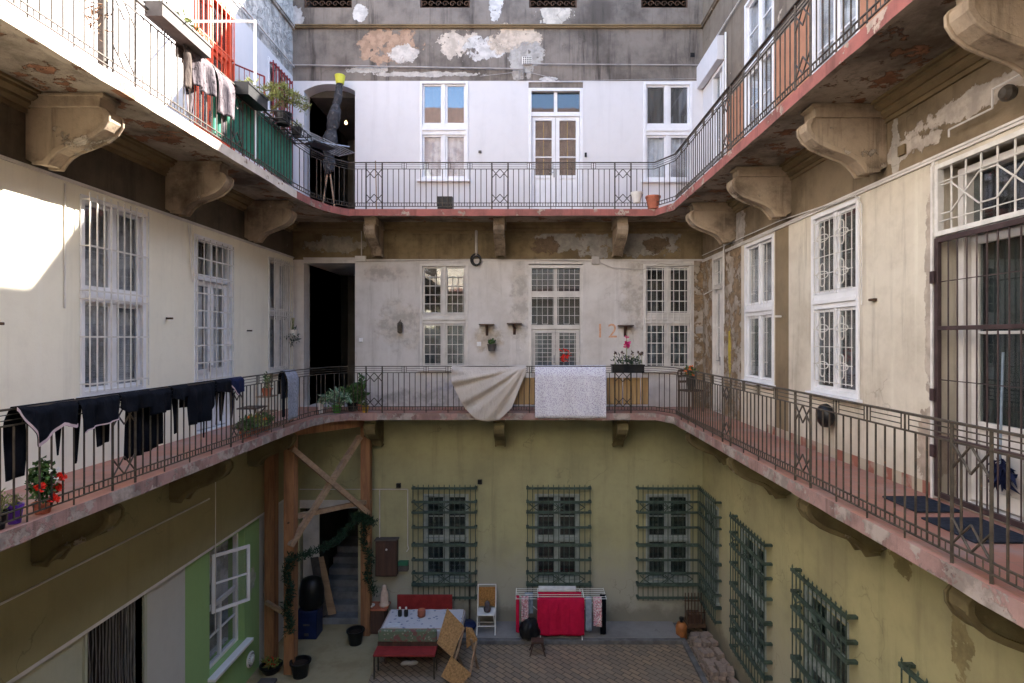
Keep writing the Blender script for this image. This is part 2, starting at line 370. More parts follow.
def glass(name, tint, ior=1.9, dirt=.045):
    m = N(name)
    tr = m.add('ShaderNodeBsdfTransparent'); tr.inputs[0].default_value = (*tint, 1)
    gl = m.add('ShaderNodeBsdfGlossy'); gl.inputs['Roughness'].default_value = .02; gl.inputs[0].default_value = (.95,.97,1,1)
    lw = m.add('ShaderNodeLayerWeight'); lw.inputs[0].default_value = .5; f0 = 2*((ior-1)/(ior+1))**2
    fr = m.add('ShaderNodeMath', operation='MULTIPLY_ADD'); m.put(fr.inputs[0], m.math('POWER', lw.outputs['Facing'], 4)); fr.inputs[1].default_value = 1-f0; fr.inputs[2].default_value = f0
    bp = m.add('ShaderNodeBump'); bp.inputs['Strength'].default_value = .06; bp.inputs['Distance'].default_value = .01
    m.put(bp.inputs['Height'], m.noise(2.5, 2)); m.l.new(bp.outputs[0], gl.inputs['Normal'])
    mx = m.add('ShaderNodeMixShader'); m.l.new(fr.outputs[0], mx.inputs[0]); m.l.new(tr.outputs[0], mx.inputs[1]); m.l.new(gl.outputs[0], mx.inputs[2])
    df = m.add('ShaderNodeBsdfDiffuse'); df.inputs[0].default_value = (.45,.45,.45,1)
    m2 = m.add('ShaderNodeMixShader'); m.put(m2.inputs[0], m.math('MULTIPLY', m.noise(3, 5), dirt))
    m.l.new(mx.outputs[0], m2.inputs[1]); m.l.new(df.outputs[0], m2.inputs[2])
    m.l.new(m2.outputs[0], m.n['Material Output'].inputs[0]); return m.mat
M['glass'] = glass('window_glass', (.93,.95,.96), 1.5)
M['glassB'] = glass('sky_reflecting_glass', (.6,.64,.64), 1.75, .04)
M['glassD'] = glass('old_dark_glass', (.70,.74,.74), 1.45)
def curtain(name, c, c2=None, fold=22):
    m = N(name); w = m.add('ShaderNodeTexWave'); w.wave_type = 'BANDS'; w.bands_direction = 'X'
    m.l.new(m.coord(), w.inputs['Vector']); w.inputs['Scale'].default_value = fold/6.28; w.inputs['Distortion'].default_value = 3; w.inputs['Detail'].default_value = 2
    m.bump(w.outputs['Fac'], .25, .008)
    return m.done(m.mix(m.step(m.noise(2, 4), .4, .6), c, c2 or sc3(c, .75)), .9)
M['curL'] = curtain('net_curtain', (.66,.66,.68), (.36,.36,.38)); M['curG'] = curtain('grey_curtain', (.40,.41,.44), (.15,.155,.17)); M['curV'] = curtain('mauve_curtain', (.30,.22,.22), (.42,.36,.35))
M['curD'] = curtain('dark_curtain', (.055,.05,.045)); M['curY'] = curtain('yellow_brown_curtain', (.13,.08,.03), (.045,.03,.015)); M['curR'] = curtain('dark_red_curtain', (.14,.025,.03)); M['curGr'] = curtain('dark_green_shutter_cloth', (.05,.075,.065))
def emis(name, c, s):
    m = N(name); m.b.inputs['Emission Color'].default_value = (*c, 1); m.b.inputs['Emission Strength'].default_value = s
    m.b.inputs['Base Color'].default_value = (*c, 1); return m.mat
M['bulb'] = emis('lit_bulb', (1,.62,.28), 1.2)

# ------------------------------------------------------------------ ground
g = MB(); g.box(-30, 30, -30, 40, -.4, 0); tag(g.build('ground', M['pave']), 'brown herringbone brick paving on the courtyard floor', 'ground', kind='structure')
g = MB(); g.box(-1.75, 3.34, 12.40, YB+.1, .002, .10); 
for x in (-.3, 1.15, 2.6): pass
tag(g.build('pavement', M['slabp'], bevel=.012), 'grey concrete strip along the rear wall below the green grilles', 'pavement', kind='structure')
g = MB(); g.box(-1.75, 3.34, 12.28, 12.395, .002, .09); g.box(3.345, 3.45, 6, YB+.05, .002, .07); tag(g.build('kerb', M['kerb'], bevel=.01), 'dark stone kerb edging the paved yard', 'kerb', kind='structure')
g = MB(); g.box(-5.38, -3.05, 9.6, YB+.05, .002, .02); tag(g.build('path', M['ochre_conc']), 'yellow stained concrete patch in front of the dark stairway', 'path', kind='structure')

# ------------------------------------------------------------------ walls
TOP = 15.75
back = thing('courtyard_wall', 'rear wall facing the camera, white upstairs and olive at the bottom, with four columns of openings', 'wall', (0, YB, 0), 0)
left = thing('courtyard_wall', 'cream wall on the left side of the court, sunlit beside its tall barred window', 'wall', (XL, 0, 0), PI/2)
right = thing('courtyard_wall', 'weathered wall on the right side with the dark double iron gate', 'wall', (XR, 0, 0), -PI/2)
front = thing('courtyard_wall', 'plain front wall under a red tiled roof, reflected in the upper rear windows', 'wall', (0, YF, 0), PI)
def zone(W, name, u0, u1, z0, z1, mat, holes=(), depth=.0, rev=.32):
    us = sorted({u0, u1, *[min(max(h[i], u0), u1) for h in holes for i in (0,1)]})
    zs = sorted({z0, z1, *[min(max(h[i], z0), z1) for h in holes for i in (2,3)]})
    mb = MB()
    for a, b in zip(us, us[1:]):
        for c, d in zip(zs, zs[1:]):
            um, zm = (a+b)/2, (c+d)/2
            if any(h[0] < um < h[1] and h[2] < zm < h[3] for h in holes): continue
            mb.face(((a,depth,c),(b,depth,c),(b,depth,d),(a,depth,d)))
    for h in holes:
        a, b, c, d = h[:4]
        a2, b2, c2, d2 = max(a,u0), min(b,u1), max(c,z0), min(d,z1)
        if a2 >= b2 or c2 >= d2: continue
        r = h[4] if len(h) > 4 else rev
        if a >= u0: mb.face(((a,depth,c2),(a,depth,d2),(a,r,d2),(a,r,c2)))
        if b <= u1: mb.face(((b,depth,c2),(b,r,c2),(b,r,d2),(b,depth,d2)))
        if d <= z1: mb.face(((a2,depth,d),(b2,depth,d),(b2,r,d),(a2,r,d)))
        if c >= z0: mb.face(((a2,depth,c),(a2,r,c),(b2,r,c),(b2,depth,c)))
    return mb.build(name, mat, W)

BW1 = (bu(420), bu(468)); BW2 = (bu(528.5), bu(583)); BW3 = (bu(643.5), bu(692)); BO = (bu(304), bu(355))
# rear wall openings (u0,u1,z0,z1)
H2 = [(*BW1, bz(180), bz(81.5)), (*BW2, FL2, bz(82)), (*BW3, bz(181), bz(82.5)), (*BO, FL2, bz(84), 2.6)]
H1 = [(*BW1, bz(369), bz(264)), (*BW2, FL1, bz(264)), (*BW3, bz(370), bz(264)), (*BO, FL1, bz(263), 2.6)]
G1, G2, G3 = (bu(424), bu(468.5)), (bu(535), bu(579)), (bu(646), bu(690))
H0 = [(*G1, bz(580), bz(494)), (*G2, bz(580), bz(494)), (*G3, bz(580), bz(494)), (bu(300), bu(358), 0.0, bz(500), 2.6)]
ZM1, ZM2 = 8.41, 12.52
a, b = XL, XR
zone(back, 'olive_plaster', a, b, 0, FL1-.14, M['olive0'], H0)
zone(back, 'lilac_plaster', a, bu(694), FL1-.14, ZM1, M['lilac1'], H1)
zone(back, 'corner_plaster', bu(694), b, FL1-.14, ZM1, M['corner1r'])
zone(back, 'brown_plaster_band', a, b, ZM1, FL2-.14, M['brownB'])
zone(back, 'white_plaster', a, b, FL2-.14, ZM2, M['white2'], H2)
zone(back, 'grey_plaster', a, b, ZM2, TOP, M['grey2'], [(bu(x0), bu(x1), 14.2, 14.8) for x0, x1 in ((304,352),(420,470),(529,577),(641,688))], rev=.18)
# left wall: u = Y
LA, LB, LC = (6.86, 8.02), (9.21, 10.40), (11.84, 12.85)
HL1 = [(*LA, 5.9, 8.34), (*LB, FL1, 8.30), (*LC, 5.9, 8.30)]
HL2 = [(*LB, FL2, 12.54), (*LC, 10.13, 12.45)]
HL0 = [(6.94, 7.97, 0, 3.0, .5), (9.66, 10.86, .86, 2.98)]
zone(left, 'lower_green_dado', YF, 6.94, 0, 3.08, M['dado0l'])
zone(left, 'white_dado', 6.94, 8.97, 0, 3.08, M['white0l'], HL0[:1])
zone(left, 'green_paint', 8.97, 11.45, 0, 3.08, M['green0l'], HL0[1:])
zone(left, 'grey_paint', 11.45, YB, 0, 3.08, M['white0l'])
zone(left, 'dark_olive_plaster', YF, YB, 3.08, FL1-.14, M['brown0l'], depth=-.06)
mb = MB(); mb.box(YF, YB, -.062, .03, 3.04, 3.085); mb.build('ledge', M['cpaint'], left)
zone(left, 'cream_plaster', YF, YB, FL1-.14, 8.45, M['cream1'], HL1)
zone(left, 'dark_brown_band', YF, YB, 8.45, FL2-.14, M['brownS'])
zone(left, 'white_plaster', YF, YB, FL2-.14, 12.62, M['white2'], HL2)
zone(left, 'rough_plaster', YF, YB, 12.62, TOP, M['greyL2'])
# right wall: u = -Y
def ry(y0, y1): return (-y1, -y0)
RD, RA, RB, RC = ry(11.70, 12.42), ry(9.32, 10.55), ry(6.92, 8.07), ry(3.3, 5.60)
HR1 = [(*RD, FL1, 8.36), (*RA, 5.84, 8.32), (*RB, 5.86, 8.32), (*RC, FL1, 8.28)]
HR2 = [(*RD, FL2, 12.3), (*RA, 10.13, 12.75), (*RB, 9.6, 12.75), (-5.6, -4.4, FL2, 12.75)]
HR0 = [(*ry(y0, y1), 1.0, 2.95) for y0, y1 in ((12.0,12.85), (9.62,10.72), (7.15,8.25), (4.6,5.7))]
zone(right, 'yellow_plaster', -YB, -YF, 0, FL1-.14, M['olive0r'], HR0)
for nm, u0, u1, mt in (('peeling_plaster', -YB, -10.75, 'corner1r'), ('cream_plaster', -10.75, -9.28, 'cream1r'), ('bare_plaster', -9.28, -8.80, 'strip1r'), ('cream_plaster', -8.80, -YF, 'cream1r')):
    zone(right, nm, u0, u1, FL1-.14, 8.38, M[mt], HR1)
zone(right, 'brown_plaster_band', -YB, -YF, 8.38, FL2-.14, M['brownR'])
zone(right, 'white_plaster', -YB, -11.7, FL2-.14, 12.3, M['white2'], HR2[:1])
zone(right, 'orange_plaster', -11.7, -6.0, FL2-.14, 11.4, M['orange'], HR2)
zone(right, 'tan_plaster', -6.0, -YF, FL2-.14, 11.4, M['tan2'], HR2)
zone(right, 'grey_plaster', -YB, -11.7, 12.3, TOP, M['greyR2'])
zone(right, 'grey_plaster', -11.7, -YF, 11.4, TOP, M['greyR2'], HR2)
zone(front, 'plaster', -XR, -XL, 0, TOP, M['cream1'])
# rear masonry closing the rooms behind the walls
for W, u0, u1, dp in ((back, a-3, b+3, 3.2), (left, YF-3, YB+3, 1.3), (right, -YB-3, -YF+3, 1.3), (front, -XR-2, -XL+2, .6)):
    mb = MB(); mb.box(u0, u1, dp, dp+.3, -.3, TOP+.1); mb.box(u0, u1, 0.004, dp, TOP-.12, TOP+.1)
    mb.build('rear_masonry', M['shell'], W)
    if W is back:
        mb = MB()
        for x in (BO[0]-.05, BO[1]+.06, ): mb.box(x-.05, x+.05, .34, 3.2, 0, TOP-.13)
        for z in (FL1-.16, FL2-.16): mb.box(BO[0], BO[1], 0.02, 3.2, z, z+.14)
        mb.box(BO[0]+.001, BO[1]-.001, .345, 3.2, bz(84)-.17, bz(84)-.01)  # dark slab under the white ceiling, standing in for shade in the opening
        mb.build('dark_corridor_lining', M['shell'], W)
mb = MB(); mb.face(((-12,-.3,TOP-.1),(12,-.3,TOP-.1),(12,9,TOP+7.5),(-12,9,TOP+7.5))); mb.face(((-12,-.3,TOP-.2),(12,-.3,TOP-.2),(12,9,TOP-.2),(-12,9,TOP-.2)))
mb.build('roof', M['roof'], front, solid=.12)
# mouldings
def mould(W, name, u0, u1, z, d, h, mat):
    mb = MB(); mb.box(u0, u1, -d, .02, z, z+h*.55); mb.box(u0, u1, -d*1.5, .02, z+h*.55, z+h); return mb.build(name, mat, W)
mould(back, 'string_course', a, b, 13.72, .05, .07, M['corn'])
mould(left, 'string_course', YF, YB, 13.70, .05, .07, M['greyL2'])
mould(right, 'string_course', -YB, -YF, 13.72, .05, .07, M['greyR2'])
mould(back, 'ledge', bu(304), bu(355), ZM1, .035, .045, M['cpaint'])
mould(back, 'ledge', bu(355), b, ZM1-.02, .02, .03, M['cpaint'])
mould(left, 'ledge', YF, YB, 8.435, .02, .035, M['cpaint'])
mould(right, 'ledge', -YB, -YF, 8.35, .022, .05, M['cpaint'])
mb = MB()
for k in range(5): mb.box(-12.95+k*.0, -9.0, -.001, .0, 0, 0) if False else None
# cornices under the galleries
def cornice(W, u0, u1, z, nm='cornice'):
    prof = [(0,0),(-.21,0),(-.21,-.03),(-.17,-.03),(-.17,-.065),(-.12,-.10),(-.095,-.10),(-.095,-.135),(-.05,-.17),(-.028,-.17),(-.028,-.22),(0,-.22)]
    mb = MB(); mb.prism(prof, lambda p, q, t: (t, p+.0, z+q), u0, u1); return mb.build(nm, M['corn'], W)
cornice(left, YF, YB-.2, FL2-.089); cornice(right, -YB+.2, -YF, FL2-.089); cornice(back, a, b, FL2-.089)
# red and cream skirting tiles on the right gallery
mb = MB(); mb.box(-9.6, -5.62, -.012, .01, FL1, FL1+.13); mb.build('tile_skirting', M['skirt'], right)
mb = MB(); mb.box(-3.28, 1, -.012, .01, FL1, FL1+.13); mb.build('tile_skirting', M['skirt'], right)

# ------------------------------------------------------------------ windows
def ring(mb, u0, u1, z0, z1, w, y0, y1, mi=0, wb=None):
    wb = wb or w
    mb.box(u0, u0+w, y0, y1, z0, z1, mi); mb.box(u1-w, u1, y0, y1, z0, z1, mi)
    mb.box(u0+w, u1-w, y0, y1, z1-w, z1, mi); mb.box(u0+w, u1-w, y0, y1, z0, z0+wb, mi)
def curtain_mesh(u0, u1, z0, z1, y, rng, amp=.02):
    mb = MB(); k = max(6, int((u1-u0)*40)); ph = rng.uniform(0, 6)
    mb.grid(lambda s, t: (u0+(u1-u0)*s, y+amp*math.sin(s*(u1-u0)*48+ph+math.sin(s*9+ph)), z0+(z1-z0)*t), k, 2)
    return mb
def window(W, u0, u1, z0, z1, frame='wpaint', glassm='glass', cur=('curL','curL'), zt=None, tr=.2, casing=.055, sill=True, bars=True, y=0.03, muntin=False, label=None, cgap=None):
    fm = M[frame]; zt = zt if zt else z0+(z1-z0)*.55
    mb = MB(); ring(mb, u0-.004, u1+.004, z0-.0, z1+.004, casing+.004, -.022, .09)
    mb.box(u0+casing, u1-casing, -.005, .10, zt-tr/2, zt+tr/2); mb.box(u0+casing, u1-casing, -.03, .0, zt-.03, zt+.03)
    um = (u0+u1)/2
    for zz0, zz1 in ((z0+casing, zt-tr/2), (zt+tr/2, z1-casing)): mb.box(um-.034, um+.034, .005, .10, zz0, zz1)
    if sill: mb.box(u0-.06, u1+.06, -.08, .05, z0-.05, z0-.001)
    o = mb.build('window', fm, W, bevel=.006)
    if label: o['label'] = label
    for r, (zz0, zz1) in enumerate(((z0+casing, zt-tr/2), (zt+tr/2, z1-casing))):
        for (c0, c1) in ((u0+casing, um-.034), (um+.034, u1-casing)):
            cs = MB(); ring(cs, c0+.002, c1-.002, zz0+.002, zz1-.002, .04, y, y+.045)
            if muntin: zz = (zz0+zz1)/2; cs.box(c0+.047, c1-.047, y+.005, y+.035, zz-.012, zz+.012)
            cs.build('casement', fm, o)
            pn = MB(); pn.box(c0+.041, c1-.041, y+.018, y+.024, zz0+.041, zz1-.041); pn.build('pane', M[glassm if r else 'glass'] if glassm == 'glassB' else M[glassm], o)
        cc = cur[1-r] if not isinstance(cur, str) else cur
        if cc:
            if cgap:
                w = (u1-u0-2*casing); 
                for s0, s1 in ((0, .5-cgap), (.5+cgap, 1)):
                    curtain_mesh(u0+casing+w*s0, u0+casing+w*s1, zz0, zz1, y+.085, R, .012).build('curtain', M[cc], o, smooth=True)
            else: curtain_mesh(u0+casing, u1-casing, zz0, zz1-.0, y+.085, R, .012).build('curtain', M[cc], o, smooth=True)
    return o
def grille(o, u0, u1, z0, z1, nv, hz, y=-.05, r=.008, mat='wiron', spikes=0, vs=None):
    mb = MB()
    vs = vs or [u0+(u1-u0)*(i/(nv-1)) for i in range(nv)]
    for u in vs: mb.bar((u,y,z0-spikes), (u,y,z1+spikes), r, 5)
    for z in hz:
        mb.box(u0-.012, u1+.012, y-r*.7, y+r*.7, z-r*1.1, z+r*1.1)
        for u in (u0, u1): mb.bar((u,y,z), (u,.02,z), r, 5)
    return mb.build('grille', M[mat], o)
def lin(a, b, n): return [a+(b-a)*i/(n-1) for i in range(n)]
# rear, upper floor
o = window(back, *BW1, bz(180), bz(81.5), glassm='glassB', cur=('curD','curL'), zt=bz(129.5), tr=.24, label='white window reflecting blue sky and a red roof')
o = window(back, *BW3, bz(181), bz(82.5), glassm='glass', cur=('curD','curL'), zt=bz(130), tr=.24, label='white window with dark upper panes beside the right corner')
# rear, middle floor
o = window(back, *BW1, bz(369), bz(264), frame='cpaint', glassm='glassD', cur=(None,'curG'), zt=bz(319), tr=.22)
for q0, q1 in ((bz(315), bz(275)), (bz(366), bz(323))):
    for s0, s1 in ((BW1[0]+.09, (BW1[0]+BW1[1])/2-.05), ((BW1[0]+BW1[1])/2+.05, BW1[1]-.09)): grille(o, s0+.02, s1-.02, q0, q1, 4, lin(q0+.05, q1-.05, 5), y=-.03, r=.007)
o = window(back, *BW3, bz(370), bz(264), frame='cpaint', glassm='glassD', cur=(None,'curG'), zt=bz(319), tr=.22)
grille(o, BW3[0]+.03, BW3[1]-.06, bz(366), bz(268), 9, lin(bz(366)+.05, bz(268)-.05, 10), y=-.09, r=.008)
# left, middle floor
o = window(left, *LA, 5.9, 8.34, frame='wpaint', glassm='glass', cur=('curG','curG'), zt=7.13, tr=.16, cgap=.06)
grille(o, LA[0]+.0, LA[1]-.10, 5.95, 8.36, 10, (6.05, 6.62, 7.08, 7.18, 7.72, 8.28), y=-.12, r=.009)
o = window(left, *LC, 5.9, 8.30, frame='cpaint', glassm='glass', cur=('curG','curG'), zt=7.13, tr=.16)
grille(o, LC[0]+.04, LC[1]-.0, 5.95, 8.3, 10, (6.0, 7.08, 7.18, 8.22), y=-.12, r=.009)
# left, upper floor red-framed window
o = window(left, *LC, 10.13, 12.45, frame='wpaint', glassm='glassD', cur=('curR','curR'), zt=11.3, tr=.2)
grille(o, LC[0]+.04, LC[1], 10.2, 12.4, 8, (10.25, 11.3, 12.35), y=-.09, r=.014, mat='red')
# right, middle floor
o = window(right, *RA, 5.84, 8.32, frame='wpaint', glassm='glass', cur=('curG','curGr'), zt=7.1, tr=.2)
for s in (.28, .72): grille(o, RA[0]+1.23*s-.06, RA[0]+1.23*s+.06, 5.98, 8.2, 2, (6.2, 6.7, 7.4, 7.9), y=.0, r=.007)
o = window(right, *RB, 5.86, 8.32, frame='wpaint', glassm='glassD', cur=('curV','curV'), zt=7.1, tr=.2)
mb = MB()
for (q0, q1) in ((6.0, 6.98), (7.22, 8.2)):
    for u in lin(RB[0]+.12, RB[1]-.12, 8): mb.bar((u,-.03,q0), (u,-.03,q1), .006, 5)
    for z in lin(q0+.02, q1-.02, 5): mb.bar((RB[0]+.1,-.03,z), (RB[1]-.1,-.03,z), .006, 5)
    for uc in (RB[0]+.34, RB[1]-.34):
        for zc in (q0+.24, q1-.24):
            pts = [(uc+.055*math.cos(t), -.035, zc+(.10 if math.sin(t) > 0 else -.10)+.055*math.sin(t)) for t in lin(0, 2*PI, 17)]
            mb.path(pts, .008, 5)
            pts = [(uc+.15*math.cos(t), -.035, zc+.05*math.sin(t)) for t in lin(0, 2*PI, 15)]; mb.path(pts, .007, 5)
mb.build('grille', M['wiron'], o)
# right, upper floor
window(right, *RA, 10.13, 12.75, frame='wpaint', glassm='glass', cur=('curL','curL'), zt=11.5, tr=.14, muntin=True)
window(right, *RB, 9.6, 12.75, frame='wpaint', glassm='glass', cur=('curL','curL'), zt=11.6, tr=.14, muntin=True)
# ------------------------------------------------------------------ doors
def door(W, u0, u1, z0, z1, zt, frame, rows=3, glz=.45, glassm='glassD', cur='curD', name='door', y=.06, yellow=False, midrow=False, handle=True, casing=.07, label=None):
    fm = M[frame]; um = (u0+u1)/2
    mb = MB(); ring(mb, u0, u1, z0, z1, casing, y-.07, y+.09, wb=.03)
    mb.box(u0+casing, u1-casing, y-.03, y+.08, zt-.05, zt+.05); mb.box(um-.04, um+.04, y-.01, y+.06, zt+.05, z1-casing)
    o = mb.build(name, fm, W, bevel=.006)
    if label: o['label'] = label
    for c0, c1 in ((u0+casing, um-.04), (um+.04, u1-casing)):
        p = MB(); p.box(c0+.001, c1-.001, y+.03, y+.036, zt+.051, z1-casing-.001); p.build('pane', M[glassm], o)
    for c0, c1, sg in ((u0+casing+.005, um-.004, 1), (um+.004, u1-casing-.005, -1)):
        lf = MB(); w = .085; zb = z0+.05; zg = z0+(zt-z0)*glz; ze = zt-.055
        lf.box(c0, c0+w, y, y+.05, zb, ze); lf.box(c1-w, c1, y, y+.05, zb, ze)
        lf.box(c0+w, c1-w, y, y+.05, ze-w, ze); lf.box(c0+w, c1-w, y, y+.05, zg-.06, zg+.02); lf.box(c0+w, c1-w, y, y+.05, zb, zb+.14)
        lf.box(c0+w, c1-w, y+.018, y+.03, zb+.14, zg-.06); lf.box(c0+w+.05, c1-w-.05, y+.008, y+.018, zb+.2, zg-.12)
        for r in range(1, rows):
            z = zg+.02+(ze-w-zg-.02)*r/rows; lf.box(c0+w, c1-w, y+.005, y+.045, z-.014, z+.014)
        l = lf.build('door_leaf', fm, o, bevel=.005)
        p = MB(); p.box(c0+w, c1-w, y+.022, y+.028, zg+.021, ze-w-.001); p.build('pane', M[glassm], o)
        if cur:
            curtain_mesh(c0+w, c1-w, zg, ze-w, y+.11, R, .01).build('curtain', M[cur], o, smooth=True)
        if yellow:
            q = MB(); q.box((c0+c1)/2-.012, (c0+c1)/2+.012, y+.06, y+.07, zg+.03, ze-w-.01); q.build('glazing_strip', M['poty'], o)
    if handle:
        h = MB(); h.box(um-.05, um-.02, y-.012, y, z0+1.0, z0+1.18); h.bar((um-.035,y-.01,z0+1.1), (um-.035,y-.05,z0+1.1), .008); h.bar((um-.035,y-.05,z0+1.1), (um-.14,y-.05,z0+1.1), .009); h.build('handle', M['steel'], o)
    return o
o = door(back, *BW2, FL2, bz(88), bz(113.5), 'wpaint', 3, .42, 'glassD', 'curY', yellow=True, label='white glazed double door with yellowish panes on the upper floor')
mb = MB(); mb.box(BW2[0], BW2[1], .02, .2, bz(88)+.001, bz(82)-.001); mb.build('recess_plaster', M['grey2'], back)
o = door(back, *BW2, FL1, bz(265), bz(327), 'cpaint', 1, .3, 'glassD', 'curG', handle=True, label='double door behind a white brick-pattern grille on the middle floor')
mb = MB(); u0, u1 = BW2[0]+.07, BW2[1]-.07
mb.box(u0, u1, .04, .1, bz(297), bz(291)); 
mb.build('glazing_bar', M['cpaint'], o)
for (q0, q1, rows) in ((bz(294)+.06, bz(268), 2), (bz(324), bz(297), 1.6), (FL1+.75, bz(331), 5)):
    mb = MB()
    n = 9; hs = (q1-q0)/rows
    for k in range(n+1): 
        u = u0+(u1-u0)*k/n; mb.bar((u,-.02,q0), (u,-.02,q1), .006, 5)
    for k in range(n):
        ua, ub = u0+(u1-u0)*k/n, u0+(u1-u0)*(k+1)/n
        z = q0+(hs*.5 if k % 2 else 0)
        while z < q1+.01: mb.bar((ua,-.02,z), (ub,-.02,z), .006, 5); z += hs*.5 if rows < 3 else hs*.5
    mb.build('grille', M['wiron'], o)
mb = MB(); mb.leaves((bu(565), -.06, bz(355)), (.10,.03,.17), 30, .10, R); mb.build('red_wreath', M['flowR'], o)
# left wall doors
o = door(left, *LB, FL1, 8.30, 7.62, 'wpaint', 2, .4, 'glass', 'curL', label='white glazed door behind a square white grille')
grille(o, LB[0]+.03, LB[1]-.03, FL1+.4, 8.26, 7, lin(FL1+.6, 8.2, 10), y=-.04, r=.009)
o = door(left, *LB, FL2, 12.54, 11.66, 'redor', 1, .35, 'glassD', 'curD', label='orange red double door with iron bars')
grille(o, LB[0]+.03, LB[1]-.03, FL2+.1, 12.48, 9, (9.5, 11.64, 12.4), y=-.05, r=.012, mat='redor')
# right wall doors
o = door(right, *RD, FL1, 8.36, 7.7, 'cpaint', 2, .4, 'glassD', 'curG'); grille(o, RD[0]+.05, RD[1]-.05, 7.7, 8.3, 5, (7.75, 8.0, 8.25), y=.0, r=.006)
o = door(right, *RD, FL2, 12.3, 11.6, 'wpaint', 2, .4, 'glassD', 'curG')
o = door(right, -5.6, -4.4, FL2, 12.75, 11.6, 'wpaint', 2, .4, 'glassD', 'curG')
mb = MB(); mb.box(-13.08, -11.68, -.15, .0, 12.32, 12.82); mb.build('door_hood', M['white2'], right, bevel=.01)
mb = MB(); mb.bar((-11.45,-.05,FL2), (-11.45,-.05,12.75), .02, 8); mb.build('downpipe', M['wpipe'], right)
# big gated door, right wall middle floor
u0, u1 = RC
o = door(right, u0+.12, u1-.12, FL1, 8.22, 7.62, 'cpaint', 2, .3, 'glassD', 'curGr', y=.17, label='cream glazed double door behind the dark iron gate')
mb = MB(); ring(mb, u0-.01, u1+.01, 7.60, 8.30, .045, -.03, .03)
for u in lin(u0+.0, u1, 14)[1:-1]: mb.bar((u,0,7.64), (u,0,8.26), .009, 6)
for uc in lin(u0+.35, u1-.35, 4):
    P = [(-.26,.30),(-.10,.14),(.10,.14),(.26,.30)]
    for sg in (1, -1):
        mb.path([(uc-.29,-.012,7.95+sg*.14), (uc-.17,-.012,7.95+sg*.14), (uc,-.012,7.95), (uc+.17,-.012,7.95+sg*.14), (uc+.29,-.012,7.95+sg*.14)], .008, 5)
mb.path([(u0,-.01,8.12), (u1,-.01,8.12)], .006); mb.path([(u0,-.01,7.74), (u1,-.01,7.74)], .006)
mb.build('transom_grille', M['wiron'], o)
mb = MB(); mb.box(u0-.04, u0-.011, -.05, .03, FL1, 8.3); mb.box(u0-.04, u0+.0, -.04, .03, 8.301, 8.34); mb.build('door_casing', M['wiron'], o)
for k, (c0, c1) in enumerate(((u0+.01, (u0+u1)/2-.01), ((u0+u1)/2+.01, u1-.01))):
    mb = MB(); ring(mb, c0, c1, FL1+.03, 7.58, .05, -.05, -.01); mb.box(c0+.05, c1-.05, -.048, -.012, 6.68, 6.72); mb.box(c0+.05, c1-.05, -.048, -.012, 5.62, 5.66)
    for u in lin(c0+.05, c1-.05, 10)[1:-1]: mb.bar((u,-.03,FL1+.08), (u,-.03,7.53), .008, 6)
    for z in (7.15, 6.2): mb.bar((c0+.05,-.03,z), (c1-.05,-.03,z), .006, 5)
    for z in (7.2, 6.05, 5.5): mb.box((c0-.03) if k == 0 else c1-.03, (c0+.03) if k == 0 else c1+.03, -.075, -.051, z-.06, z+.06)
    mb.build('iron_gate_leaf', M['dgate'], o, bevel=.004)
# attic ornament grilles
for x0, x1 in ((304,352),(420,470),(529,577),(641,688)):
    mb = MB(); u0, u1 = bu(x0), bu(x1); ring(mb, u0+.002, u1-.002, 14.202, 14.798, .03, .03, .07)
    for i in range(7):
        uc = u0+(u1-u0)*(i+.5)/7
        for zc in (14.32, 14.5, 14.68):
            r = .075; mb.path([(uc+r*math.cos(t)*(1-t/9), .05, zc+r*math.sin(t)*(1-t/9)) for t in lin(0, 7, 12)], .011, 4)
    mb.build('attic_grille', M['rust'], back)

# ------------------------------------------------------------------ green cage windows, ground floor
BZ = [3.19, 2.88, 2.64, 2.30, 1.90, 1.56, 1.26, 1.0, .70]
def cage(W, o, u0, u1, n=13, y=-.13, ends=(1,1)):
    mb = MB()
    for i in range(n):
        u = u0+(u1-u0)*i/(n-1); mb.bar((u,y,BZ[-1]-.06), (u,y,BZ[0]+.05), .0095, 6); mb.bar((u,y,BZ[0]+.05), (u,y,BZ[0]+.09), .014, 6, r2=.002)
    for k, z in enumerate(BZ):
        h = .022 if k not in (4, 7) else .034
        mb.box(u0-.03, u1+.03, y-.018, y+.018, z-h, z+h)
        for uu, e in ((u0, ends[0]), (u1, ends[1])):
            if e: mb.box(uu-.03, uu+.03, y+.019, .0, z-h*.8, z+h*.8)
    um = (u0+u1)/2; w = (u1-u0)/2
    for zc, hh in (((BZ[1]+BZ[2])/2, .09), ((BZ[6]+BZ[7])/2, .09)):
        for sg in (-1, 1):
            c = um+sg*w*.42
            mb.path([(c-w*.4,y-.01,zc), (c-w*.2,y-.01,zc+hh), (c+w*.2,y-.01,zc+hh), (c+w*.4,y-.01,zc), (c+w*.2,y-.01,zc-hh), (c-w*.2,y-.01,zc-hh), (c-w*.4,y-.01,zc)], .011, 5)
            mb.path([(c-w*.52,y-.01,zc+hh), (c-w*.4,y-.01,zc), (c-w*.52,y-.01,zc-hh)], .011, 5)
    mb.build('cage_grille', M['giron'], o)
def gwindow(W, u0, u1, cu0, cu1, ends=(1,1), n=13, lab=None, cur='curGr'):
    o = window(W, u0, u1, bz(580), bz(494), frame='gwin', glassm='glassD', cur=(cur, cur), zt=bz(539), tr=.07, casing=.04, muntin=True, label=lab)
    cage(W, o, cu0, cu1, n, ends=ends)
gwindow(back, *G1, bu(414), bu(476)); gwindow(back, *G2, bu(527.5), bu(589.5), cur='curD'); gwindow(back, *G3, bu(637), XR-.15, ends=(1,0), n=13)
